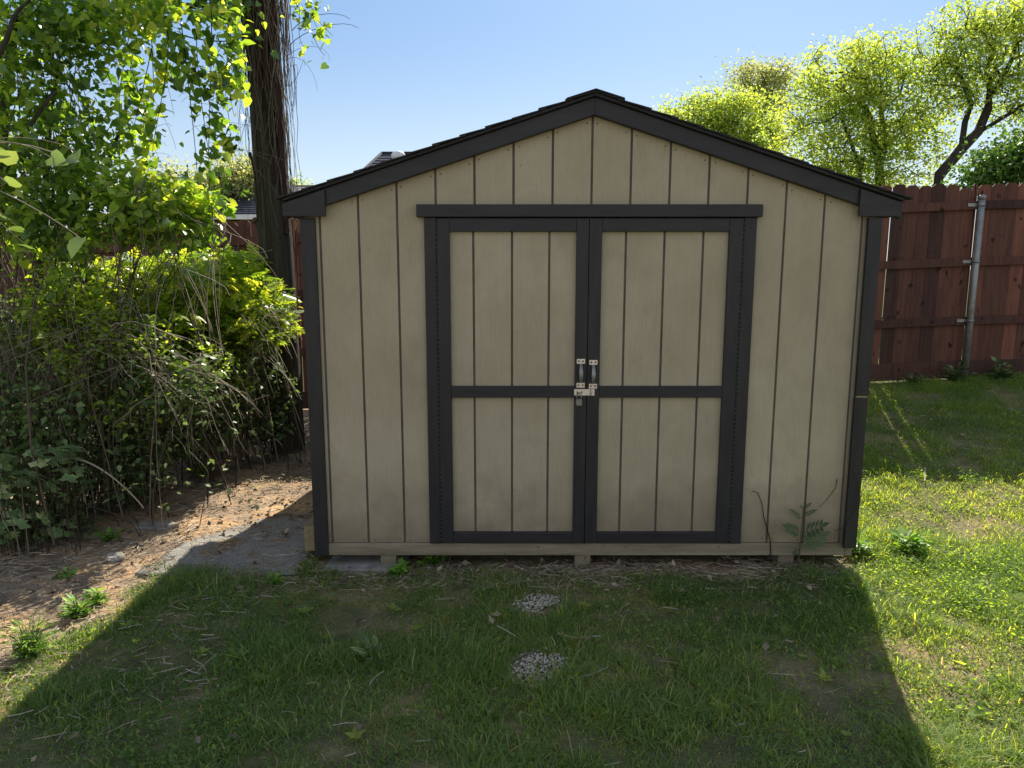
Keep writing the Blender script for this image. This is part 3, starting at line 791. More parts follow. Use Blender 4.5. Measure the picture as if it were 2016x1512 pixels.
def make_door(x0, x1, xi0, xi1, hinge_x, gl, side):
    """x0..x1 leaf, xi0..xi1 inner panel between the stiles"""
    mb = MB()
    zt = 1.930; zb = 0.150
    siding_strips(mb, x0, x1, zb, lambda x: zt, YW - 0.004, 0.009, gl=gl)
    d = mb.build('door', ['siding', 'screw', 'groove'], shed)
    for a, b in ((x0, xi0), (xi1, x1)):
        m_ = MB(); m_.box(a, b, YW - 0.027, YW - 0.0045, zb + 0.001, zt - 0.001); m_.build('stile', 'trim', d, 0.0025)
    for a, b in ((1.860, zt - 0.002), (0.978, 1.041), (zb + 0.002, 0.215)):
        m_ = MB(); m_.box(xi0 + 0.0005, xi1 - 0.0005, YW - 0.026, YW - 0.0045, a, b); m_.build('rail', 'trim_h', d, 0.0025)
    # piano hinge: knuckles
    m_ = MB(); z = zb + 0.01
    while z < zt - 0.03:
        m_.tube([(hinge_x, YW - 0.026, z), (hinge_x, YW - 0.026, z + 0.021)], 0.0042, 8); z += 0.024
    m_.build('hinge', 'hinge', d)
    # strap handle
    hx, ht, hb = (0.370, 1.190, 1.034) if side < 0 else (0.437, 1.184, 1.029)
    m_ = MB(); yf = YW - 0.0275
    for zc, cut in ((ht - 0.013, -1), (hb + 0.013, 1)):
        m_.box(hx - 0.022, hx + 0.022, yf - 0.003, yf, zc - 0.013, zc + 0.013, 0)
        for s in (-0.011, 0.011):
            m_.tube([(hx + s, yf - 0.0065, zc + 0.001), (hx + s, yf - 0.003, zc + 0.001)], [0.003, 0.0055], 10, 1)
    zs = np.linspace(ht - 0.026, hb + 0.026, 13); V = []; 
    for z in zs:
        t = (z - (hb + 0.026)) / (ht - hb - 0.052); out = 0.003 + 0.030 * math.sin(PI * t) ** 0.7
        w = 0.0065 + 0.0045 * math.sin(PI * t)
        V += [(hx - w, yf - out, z), (hx, yf - out - 0.004, z), (hx + w, yf - out, z), (hx, yf - out + 0.003, z)]
    fs = [[0, 1, 2, 3], [48, 51, 50, 49]]
    for i in range(12):
        for j in range(4):
            fs.append([i * 4 + j, (i + 1) * 4 + j, (i + 1) * 4 + (j + 1) % 4, i * 4 + (j + 1) % 4])
    m_.add(V, fs, 2, True)
    m_.build('handle', ['plate', 'screw', 'galv'], d, 0.0008)
    return d
dl = make_door(-0.394, 0.4025, -0.327, 0.338, -0.3955, [-0.204, 0.0, 0.197], -1)
dr = make_door(0.4055, 1.2105, 0.472, 1.138, 1.2125, [0.600, 0.803, 1.007], 1)
# hasp across the two stiles
mb = MB(); yf = YW - 0.0275
mb.box(0.336, 0.421, yf - 0.0035, yf, 0.991, 1.026, 0)
mb.tube([(0.427, yf - 0.004, 0.990), (0.427, yf - 0.004, 1.026)], 0.0035, 8, 0)
mb.box(0.432, 0.446, yf - 0.0025, yf, 0.990, 1.026, 0)
for xx in (0.352, 0.377): mb.box(xx - 0.003, xx + 0.003, yf - 0.005, yf - 0.0035, 1.003, 1.014, 1)
mb.tube([(0.356, yf - 0.003, 1.006), (0.356, yf - 0.016, 1.007), (0.366, yf - 0.016, 1.007), (0.366, yf - 0.003, 1.006)], 0.0025, 6, 1)
mb.build('hasp', ['plate', 'screw'], dl, 0.0008)

pad = empty('padlock', (0.362, YW - 0.045, 0.945), 'small steel padlock hanging from the hasp on the double doors', 'padlock')
mb = MB()
a = np.linspace(0, PI, 10)
pts = [(0.350, YW - 0.041, 0.972)] + [(0.361 - 0.0115 * math.cos(q), YW - 0.041, 0.990 + 0.014 * math.sin(q)) for q in a] + [(0.3725, YW - 0.041, 0.972)]
mb.tube(pts, 0.0028, 8); mb.build('shackle', 'galv', pad)
mb = MB(); mb.prism_y([(0.345, 0.943), (0.350, 0.938), (0.373, 0.938), (0.378, 0.943), (0.378, 0.968), (0.372, 0.974), (0.351, 0.974), (0.345, 0.968)], YW - 0.052, YW - 0.031)
mb.build('lock_body', 'lockbody', pad, 0.002)

# ================================================================== things lying about the shed
def tag1(o, label, cat, group=None): return tag(o, label, cat, group)
g = ground_hit(605, 1060)
mb = MB(); mb.box(-1.205, -1.122, 4.02, 5.3, 0.045, 0.195)
tag1(mb.build('timber', 'lumber', None, 0.006), 'yellow treated timber lying against the left side of the shed', 'timber')
def slab(name, pts, z0, z1, mat, label, cat):
    mb = MB(); n = len(pts)
    v = [(x, y, float(gz(x, y)) + z0) for x, y in pts] + [(x, y, float(gz(x, y)) + z1) for x, y in pts]
    f = [list(range(n))[::-1], list(range(n, 2 * n))] + [[i, (i + 1) % n, (i + 1) % n + n, i + n] for i in range(n)]
    mb.add(v, f); return tag1(mb.build(name, mat, None, 0.004), label, cat)
slab('paving_slab', [(-1.06, 3.84), (-0.62, 3.83), (-0.60, 4.2), (-1.02, 4.22)], -0.02, 0.028, 'stone', 'flat concrete slab under the front left corner of the shed', 'slab')
slab('stone', [(-2.42, 4.43), (-2.20, 4.40), (-2.14, 4.47), (-2.22, 4.53), (-2.40, 4.52)], -0.01, 0.03, 'stone', 'flat white stone at the foot of the thicket beside the dirt path', 'stone')
for q, r, lab in (((-2.62, 3.42), 0.05, 'rounded pale stone at the left edge of the dirt, lower left of the picture'), ((-2.30, 4.0), 0.045, 'knobbly brown stone on the dirt between the mat and the thicket')):
    bm = bmesh.new(); bmesh.ops.create_icosphere(bm, subdivisions=2, radius=1)
    for v in bm.verts:
        k = 1 + 0.22 * math.sin(v.co.x * 3.1 + r * 90) * math.cos(v.co.y * 4.0 + v.co.z * 2)
        v.co = Vector((v.co.x * r * 1.4 * k, v.co.y * r * k, v.co.z * r * 0.6 * k))
    me = bpy.data.meshes.new('stone'); bm.to_mesh(me); bm.free()
    o = link_mesh('stone', me, 'stone'); o.location = (q[0], q[1], float(gz(*q)) + r * 0.3); o.rotation_euler = (0, 0, q[0] * 3)
    tag1(o, lab, 'stone')
def mat_sheet():
    pts = [(-2.08, 3.78), (-1.62, 3.74), (-1.22, 3.78), (-1.18, 4.4), (-1.30, 4.62), (-1.58, 4.72), (-1.78, 4.5), (-2.0, 4.2)]
    # gridded sheet that follows the ground
    from mathutils.geometry import tessellate_polygon
    xs = np.arange(-2.2, -1.1, 0.04); ys = np.arange(3.7, 5.05, 0.04)
    def inside(x, y):
        c = False; j = len(pts) - 1
        for i in range(len(pts)):
            if (pts[i][1] > y) != (pts[j][1] > y) and x < (pts[j][0] - pts[i][0]) * (y - pts[i][1]) / (pts[j][1] - pts[i][1]) + pts[i][0]: c = not c
            j = i
        return c
    idx = {}; V = []; Fq = []
    def vid(i, j):
        if (i, j) not in idx:
            idx[(i, j)] = len(V); x, y = xs[i], ys[j]
            V.append((x + 0.012 * (float(N3(x, y, 9)) - .5), y + 0.012 * (float(N4(x, y, 9)) - .5), float(gz(x, y)) + 0.0125 + 0.003 * float(N2(x, y, 6))))
        return idx[(i, j)]
    for i in range(len(xs) - 1):
        for j in range(len(ys) - 1):
            if inside(xs[i] + .02, ys[j] + .02): Fq.append((vid(i, j), vid(i + 1, j), vid(i + 1, j + 1), vid(i, j + 1)))
    o = np_mesh('ground_mat', V, np.array(Fq), 'mat', None, smooth=True)
    sm = o.modifiers.new('thickness', 'SOLIDIFY'); sm.thickness = 0.004
    tag1(o, 'flat grey gritty mat half buried under straw beside the shed', 'mat')
mat_sheet()

def stick(pix, rad, mat, label, lift=0.02, cat='stick', tint=0.8):
    P = []
    for i, (px, py) in enumerate(pix):
        g = ground_hit(px, py); P.append(g + np.array([0, 0, lift]))
    P = np.array(P); t = np.linspace(0, 1, len(P)); tt = np.linspace(0, 1, 10)
    Q = np.stack([np.interp(tt, t, P[:, c]) for c in range(3)], -1)
    T_ = Tubes(); T_.add(Q, rad, rad * 0.5, 6, tint)
    o = T_.build('stick', mat); tag1(o, label, cat); return o
stick([(1938, 1135), (1944, 1165), (1962, 1190)], 0.008, 'twig', 'pale curved stick lying on the sunlit grass at the right', tint=1.0)
stick([(1098, 1255), (1130, 1264), (1184, 1260)], 0.007, 'straw', 'reddish brown stick lying in the shade between the two pebble patches', tint=0.7)
stick([(1000, 1312), (1028, 1300), (1050, 1292)], 0.006, 'twig', 'thin twig lying on the far edge of the second pebble patch', tint=0.35)
stick([(1820, 930), (1820, 955)], 0.009, 'twig', 'short pale stick standing up in the sunlit grass beyond the shed corner', 0.03, tint=1.0)
stick([(1115, 1352), (1160, 1345), (1198, 1328)], 0.003, 'twig', 'long thin grass stalk lying beside the second pebble patch', 0.035, tint=0.7)
stick([(995, 1155), (994, 1140)], 0.006, 'straw', 'short brown stub poking from the grass near the shed front', 0.03, tint=0.7)
stick([(1475, 735 + 330), (1420, 1090)], 0.004, 'twig', 'thin dry twig on the ground under the right end of the skirt board', 0.02, tint=0.5)
stick([(1740, 795), (1775, 845)], 0.006, 'twig', 'thin dry twig on the shaded ground beside the back of the shed', 0.02, tint=0.5)

# litter scraps: white flower heads / paper bits are too small to read: left to the clover

# ---- plants against the shed
def rosette(loc, n, L, seed, label, base=LEAF, mat='weed', up=0.35, width=1.0, name='weed', tall=0.0, group=None):
    rng = np.random.default_rng(seed)
    root = empty(name, loc, label, 'weed', group)
    loc = np.asarray(loc, float)
    T_ = Tubes(); pos = []; fr = []; sc = []
    for i in range(n):
        a = rng.random() * 2 * PI; el = 0.3 + 1.0 * rng.random()
        d = np.array([math.cos(a) * math.cos(el), math.sin(a) * math.cos(el), math.sin(el)])
        s = L * (0.25 + 0.5 * rng.random()) + tall * rng.random()
        p0 = loc + np.array([rng.normal() * L * 0.22, rng.normal() * L * 0.22, 0])
        p1 = p0 + d * s * np.array([0.55, 0.55, 1.0])
        T_.add(np.array([p0 - [0, 0, .01], (p0 + p1) / 2 + [0, 0, s * .1], p1]), 0.0016, 0.001, 4, 0.5)
        ax = d * np.array([1, 1, 0.3]); ax /= np.linalg.norm(ax)
        nr = np.array([0, 0, 1.0]) - ax * ax[2] + rng.normal(size=3) * 0.35; nr -= ax * (nr @ ax); nr /= np.linalg.norm(nr)
        pos.append(p1); fr.append(np.stack([np.cross(ax, nr) * width, ax, nr])); sc.append(L * (0.5 + 0.6 * rng.random()))
        if tall:
            for k in range(3):
                q = p0 + (p1 - p0) * (0.3 + 0.2 * k); a2 = rng.random() * 2 * PI; ax = np.array([math.cos(a2), math.sin(a2), 0.25]); ax /= np.linalg.norm(ax)
                nr = np.array([0, 0, 1.0]) - ax * ax[2]; nr /= np.linalg.norm(nr)
                pos.append(q); fr.append(np.stack([np.cross(ax, nr) * width, ax, nr])); sc.append(L * (0.35 + 0.4 * rng.random()))
    t = rng.random(len(pos))
    V, Fq, T = inst(base, np.array(pos), np.array(fr), np.array(sc), t)
    np_mesh('leaves', V, Fq, mat, root, T)
    T_.build('stems', 'darkleaf', root)
    return root
def weed(px, py, n, L, seed, label, **k):
    return rosette(ground_hit(px, py), n, L, seed, label, **k)
weed(1785, 1092, 60, 0.085, 41, 'broad leaved weed clump standing in the sunlit lawn right of the shed corner', tall=0.11)
weed(1690, 1090, 44, 0.09, 42, 'tufted green weed at the right front corner of the shed', tall=0.05, width=0.6)
weed(850, 1116, 60, 0.07, 43, 'leafy green weed growing up under the skirt board left of the doors', tall=0.07)
weed(785, 1136, 50, 0.06, 44, 'low spreading weed in front of the left skid of the shed', tall=0.03)
weed(1090, 1095, 24, 0.05, 46, 'small leafy weed beside the middle skid under the doors', tall=0.03)
weed(735, 1300, 26, 0.06, 47, 'feathery leaved weed in the shaded lawn left of the pebble patches', base=PINN, mat='darkleaf', tall=0.03)
weed(60, 1290, 150, 0.06, 48, 'bright sunlit weed clump at the far left edge of the lawn', tall=0.15, width=0.28)
weed(150, 1215, 70, 0.055, 49, 'yellow green weeds in sun on the dirt beside the shadow edge', tall=0.08, width=0.6)
weed(190, 1190, 26, 0.055, 50, 'small sunlit weed with broad leaves at the tip of the lawn', tall=0.05)
weed(130, 1140, 14, 0.06, 51, 'single creeping sprig with pale leaves on the orange dirt', tall=0.02)
weed(400, 935, 34, 0.075, 52, 'yellow green seedlings in sun where the thicket meets the straw', tall=0.04)
weed(215, 1065, 16, 0.07, 53, 'small lit sprig below the thicket beside the straw', tall=0.03)
weed(540, 1150, 26, 0.05, 54, 'low weed in shade at the edge of the lawn in front of the mat', tall=0.03)
for X_, n_, L_, sd_, lab_, tl_ in ((4.72, 70, .085, 55, 'dark leafy weeds around the foot of the metal fence post', .18), (5.22, 80, .085, 56, 'dark leafy weeds along the fence right of the metal post', .16),
                                   (4.28, 40, .07, 57, 'dark low weeds along the fence midway between shed and metal post', .08)):
    rosette((X_, 7.66, float(gz(X_, 7.66))), n_, L_, sd_, lab_, mat='darkleaf', tall=tl_)
weed(1690, 1180, 24, 0.06, 58, 'grassy weed on the shadow edge in front of the shed right corner', tall=0.04, width=0.4)

# upright weed against the right siding
def wall_weed():
    rng = np.random.default_rng(61)
    b = np.array([1.60, YW - 0.05, 0.01])
    root = empty('weed', b, 'upright weed with feathery leaves growing against the right front siding', 'weed')
    T_ = Tubes(); top = b + np.array([0.015, 0.02, 0.36])
    T_.add(bez(b, b + [0, 0, .12], top - [0, 0, .1], top), 0.004, 0.0015, 5, 0.7)
    pos = []; fr = []; sc = []
    for z, s, L in ((0.10, -1, .13), (0.12, 1, .15), (0.2, -1, .17), (0.21, 1, .17), (0.29, -1, .10), (0.31, 1, .10), (0.35, 1, .07), (0.35, -1, .07)):
        p = b + np.array([0.01, 0.005, z]); ax = np.array([s * 0.85, -0.25, 0.45]); ax /= np.linalg.norm(ax)
        nr = np.array([0.1, -0.8, 0.6]); nr -= ax * (ax @ nr); nr /= np.linalg.norm(nr)
        pos.append(p); fr.append(np.stack([np.cross(ax, nr), ax, nr])); sc.append(L * (0.5 + 0.35 * rng.random())); fr[-1] = fr[-1] + 0.18 * rng.normal(size=(3, 3))
    V, Fq, T = inst(PINN, np.array(pos), np.array(fr), np.array(sc), rng.random(len(pos)) * 0.4)
    np_mesh('leaves', V, Fq, 'darkleaf', root, T); T_.build('stem', 'darktwig', root)
wall_weed()
def dead_vine():
    T_ = Tubes(); y = YW - 0.012
    T_.add(np.array([(1.455, y - .01, 0.05), (1.45, y, 0.16), (1.405, y, 0.30), (1.39, y, 0.38), (1.365, y, 0.44), (1.33, y - .005, 0.452)]), 0.0035, 0.0018, 5, 0.25)
    tag1(T_.build('vine', 'darktwig'), 'thin bare dead vine climbing the siding right of the door casing', 'vine')
    T_ = Tubes()
    T_.add(np.array([(1.80, y, 0.52), (1.79, y - .01, 0.47), (1.74, y - .015, 0.40), (1.70, y - .02, 0.36)]), 0.0025, 0.0015, 5, 0.4)
    T_.add(np.array([(1.812, y, 0.22), (1.85, y - .05, 0.26), (1.905, y - .055, 0.37), (1.91, y - .058, 0.46), (1.885, y - .055, 0.55), (1.86, y - .05, 0.585)]), 0.002, 0.0015, 5, 0.7)
    tag1(T_.build('vine', 'darktwig'), 'wispy dead vine curling over the right front corner trim', 'vine')
dead_vine()

# ================================================================== FENCE
YF = 7.85
def fence():
    root = empty('board_fence', (3.0, YF, 0.4), 'tall reddish brown board fence with dog eared pickets along the back of the yard', 'fence')
    rng = np.random.default_rng(9)
    def top(x): return 2.535 + 0.05 * (x - 4.4) * (1.0 if x < 3.9 else 0.45)
    posts = [4.90 - 2.44 * k for k in range(-3, 7)]
    xs = sorted(posts); bays = list(zip(xs[:-1], xs[1:]))
    w = 0.140
    for a, b in bays:
        mb = MB(); x = a; k0 = rng.random()
        while x < b - 0.02:
            ww = min(w, b - x) - 0.0035 * rng.random() - (0.004 + 0.0045 * rng.random() if rng.random() < 0.4 else 0.0)
            zt = top(x + w / 2) + 0.014 * rng.normal(); zb = float(gz(x, YF)) + 0.13 + 0.01 * rng.random()
            yo = 0.004 * rng.random()
            tl = 0.0022 * rng.normal()
            poly = [(x + 0.001, zb), (x + ww, zb), (x + ww + tl, zt - 0.032), (x + ww - 0.03 + tl, zt), (x + 0.031 + tl, zt), (x + 0.001 + tl, zt - 0.032)]
            mb.prism_y(poly, YF + yo, YF + yo + 0.012, 0, float(np.clip(0.45 + 0.22 * rng.normal() + (0.2 if a > 4.5 else 0), 0, 1)))
            x += w
        mb.build('picket_panel', 'fence', root, 0, True)
        # three rails and a kick board, following the slope
        for dz, th, y0 in ((-0.215, 0.088, -0.040), (-0.80, 0.088, -0.040), (-1.425, 0.088, -0.040), (-1.955, 0.19, -0.024)):
            za, zb2 = top(a) + dz, top(b) + dz
            mb = MB(); g_ = 0.004
            mb.prism_y([(a + g_, za - th / 2), (b - g_, zb2 - th / 2), (b - g_, zb2 + th / 2), (a + g_, za + th / 2)], YF + y0, YF - 0.001, 0,
                       float(np.clip((0.1 if b > 6 else 0.3) + 0.12 * rng.normal(), 0, 1)))
            mb.build('rail' if th < 0.1 else 'kick_board', 'fence', root, 0.003, True)
    for x in posts:
        if x < -6 or x > 8: continue
        zt = top(x) - 0.135; zb = float(gz(x, YF - 0.08)) - 0.1
        mb = MB(); mb.tube([(x, YF - 0.073, zb), (x, YF - 0.073, zt)], 0.032, 16)
        p = mb.build('fence_post', 'galv', root)
        mb = MB(); mb.tube([(x, YF - 0.073, zt - 0.03), (x, YF - 0.073, zt + 0.002), (x, YF - 0.073, zt + 0.014), (x, YF - 0.073, zt + 0.022)], [0.036, 0.036, 0.028, 0.008], 16); mb.build('cap', 'galv', p)
        for dz in (-0.215, -0.80, -1.425):
            z = top(x) + dz
            mb = MB(); mb.box(x - 0.125, x - 0.030, YF - 0.048, YF - 0.0415, z - 0.018, z + 0.014); mb.box(x + 0.030, x + 0.055, YF - 0.048, YF - 0.0415, z - 0.018, z + 0.014)
            mb.tube([(x, YF - 0.073, z - 0.018), (x, YF - 0.073, z + 0.014)], 0.0355, 16)
            mb.build('bracket', 'galv', p)
fence()

# ================================================================== UTILITY POLE and its vines
PX, PY = -1.985, 6.2
def pole_part():
    root = empty('utility_pole', (PX, PY, 0.2), 'weathered round wooden utility pole rising beside the left side of the shed', 'utility pole')
    zs = np.linspace(0.0, 9.0, 40)
    mb = MB(); mb.tube([(PX - 0.012 * (z - 2) , PY, z) for z in zs], [0.146 - 0.0035 * z for z in zs], 28)
    mb.build('shaft', 'pole', root)
    # drying cracks
    T_ = Tubes(); rng = np.random.default_rng(4)
    for a, z0, z1 in ((-1.45, 0.4, 2.6), (-1.75, 1.6, 4.0), (-1.1, 0.3, 1.6), (-2.0, 2.0, 3.2)):
        z = np.linspace(z0, z1, 14); r = 0.146 - 0.0035 * z - 0.002
        an = a + 0.02 * rng.normal(size=14).cumsum() * 0.6
        T_.add(np.stack([PX - 0.012 * (z - 2) + r * np.cos(an), PY + r * np.sin(an), z], -1), 0.0045, 0.002, 4, 0.0)
    T_.build('crack', 'darktwig', root)
    # vines
    v = empty('vine', (PX + 0.1, PY - 0.1, 0.3), 'mass of dead brown vine stems clinging to the right side of the utility pole', 'vine')
    rng = np.random.default_rng(8)
    T_ = Tubes()
    def cx(z): return PX - 0.012 * (z - 2)
    z = np.linspace(1.95, 6.5, 30)
    an = -0.62 + 0.12 * np.sin(z * 1.3) ; r = 0.15 + 0.012 * np.sin(z * 5)
    T_.addr(np.stack([cx(z) + r * np.cos(an), PY + r * np.sin(an), z], -1), 0.030 + 0.018 * np.clip((z - 2) / 3, 0, 1) + 0.006 * np.sin(z * 9), 8, 0.5)
    z = np.linspace(2.35, 6.5, 30); an = -1.05 + 0.15 * np.sin(z * 1.1 + 1)
    T_.addr(np.stack([cx(z) + r * np.cos(an), PY + r * np.sin(an), z], -1), 0.014 + 0.022 * np.clip((z - 2.3) / 2.2, 0, 1), 8, 0.5)
    z = np.linspace(2.9, 6.5, 26); an = -1.5 + 0.1 * np.sin(z * 1.4 + 2); r2 = 0.145
    T_.addr(np.stack([cx(z) + r2 * np.cos(an), PY + r2 * np.sin(an), z], -1), 0.008 + 0.024 * np.clip((z - 2.9) / 1.6, 0, 1), 8, 0.5)
    for k in range(19):
        zb_ = 2.7 + 1.8 * rng.random(); z = np.linspace(zb_, 6.6, 26); a0 = rng.uniform(-2.75, -0.3); an = a0 + 0.22 * np.sin(z * rng.uniform(.8, 1.8) + k); r3 = 0.142 + 0.02 * rng.random()
        T_.addr(np.stack([cx(z) + r3 * np.cos(an), PY + r3 * np.sin(an), z], -1), 0.006 + 0.020 * np.clip((z - zb_) / 1.5, 0, 1) * rng.uniform(.6, 1.2), 7, 0.5)
    T_.build('trunk', 'bark', v)
    T_ = Tubes()
    for i in range(150):
        z0 = 6.6; z1 = 1.95 + 2.9 * rng.random() ** 0.85
        n = 22; zz = np.linspace(z0, z1, n)
        a0 = rng.uniform(-2.5, 0.35) if rng.random() < 0.5 else rng.uniform(-1.0, 0.3)
        w = np.cumsum(rng.normal(size=n)) * 0.19
        an = a0 + w - 0.02 * w ** 2
        rr = 0.145 + 0.02 * rng.random() + 0.05 * np.abs(np.cumsum(rng.normal(size=n))) * 0.22
        T_.add(np.stack([cx(zz) + rr * np.cos(an), PY + rr * np.sin(an), zz], -1), 0.0028 + 0.006 * rng.random() ** 2, 0.0018, 4, rng.random() * 0.6)
    for i in range(26):          # loose whiskers hanging off both sides
        zz0 = rng.uniform(2.2, 5.6); s = 1 if rng.random() < 0.75 else -1
        p0 = np.array([cx(zz0) + s * 0.14, PY - 0.06, zz0])
        L = 0.25 + 0.6 * rng.random()
        p3 = p0 + np.array([s * (0.03 + 0.22 * rng.random() ** 2), -0.1 * rng.random(), -L])
        p1 = p0 + np.array([s * 0.10 * rng.random(), -0.03, 0.1 * rng.random()]); p2 = p3 + np.array([s * 0.05 * rng.normal(), 0, L * 0.45])
        T_.add(bez(p0, p1, p2, p3, 8), 0.0022, 0.0012, 3, 0.2 + rng.random() * 0.6)
    T_.build('stems', 'twig', v)
    # long curling runners to the right near the top, with a few leaves
    s = empty('vine', (PX + 0.2, PY - 0.15, 4.2), 'leafy sprig of vine reaching right from the top of the utility pole', 'vine')
    T_ = Tubes(); pos = []
    for (a, b) in (((575, 60), (690, 38)), ((575, 30), (655, 70)), ((570, 90), (705, 55)), ((580, 20), (620, -20)), ((590, 60), (640, 110)), ((580, 20), (600, 95)), ((600, 10), (630, 60))):
        A = at(*a, PY - 0.15); B = at(*b, PY - 0.3)
        P = bez(A, A + [.1, 0, .12], B + [-.1, 0, .08], B, 9); T_.add(P, 0.004, 0.0015, 4, 0.25)
        for q in P[2:]:
            for _ in range(2): pos.append(q + rng.normal(size=3) * 0.05)
    for (a, b) in (((560, 120), (625, 180)), ((565, 110), (650, 122)), ((570, 170), (600, 130)), ((575, 130), (570, 260))):
        A = at(*a, PY - 0.1); B = at(*b, PY - 0.2); T_.add(bez(A, A + [.12, 0, .1], B + [0, 0, .15], B, 8), 0.0022, 0.001, 3, 0.2)
    pos = np.array(pos); pos = pos[(pos[:, 0] < at(668, 40, PY)[0])]
    leaves('leaves', 'vineleaf', s, rng, HEART, pos, (0.035, 0.085), 0.2, 0.5)
    T_.build('stems', 'darktwig', s)
    # reddish dead cane and tangled dead vine hanging by the eave
    T_ = Tubes(); T_.add(np.array([at(583, 540, 4.3), at(586, 610, 4.3)]), 0.008, 0.005, 6, 0.5)
    for i in range(5):
        A = at(577 + 5 * rng.random(), 428, 4.32); B = at(582 + 5 * rng.random(), 545, 4.3)
        T_.add(bez(A, A + [0.02 * rng.normal(), 0.02 * rng.normal(), -.1], B + [0.03 * rng.normal(), .02 * rng.normal(), .1], B, 10), 0.0035, 0.003, 4, 0.5)
    o = T_.build('vine', 'rust'); tag1(o, 'reddish dead vine and cane dangling under the left eave of the shed', 'vine')
pole_part()
T_ = Tubes()
A = at(405, 512, 6.1); B = at(536, 492, PY - 0.14); T_.add(bez(A, A + (B - A) * .3 - [0, 0, .02], A + (B - A) * .7 - [0, 0, .02], B, 8), 0.003, 0.003, 5, 0.9)
tag1(T_.build('wire', 'twig'), 'thin pale wire running from the thicket to the utility pole', 'wire')
T_ = Tubes(); T_.add(np.array([at(492, 300, 5.6), at(503, 345, 5.6), at(508, 400, 5.6), at(507, 438, 5.6)]), 0.012, 0.006, 6, 0.2)
tag1(T_.build('stick', 'darktwig'), 'dark dead stick hanging upright just left of the utility pole', 'stick')

# ================================================================== LEFT THICKET
def stems_to(T_, rng, targets, base_fn, r0, tint=(0.1, 0.8), arch=0.5, sides=4, n=9):
    for p in targets:
        b = base_fn(p); h = max(0.2, p[2] - b[2])
        c1 = b + np.array([0.15 * rng.normal(), 0.15 * rng.normal(), h * (0.5 + arch * rng.random())])
        c2 = p + np.array([0.2 * rng.normal(), 0.15 * rng.normal(), h * 0.25 * rng.random()])
        T_.add(bez(b, c1, c2, p, n), r0 * (0.5 + rng.random()), r0 * 0.25, sides, rng.uniform(*tint))

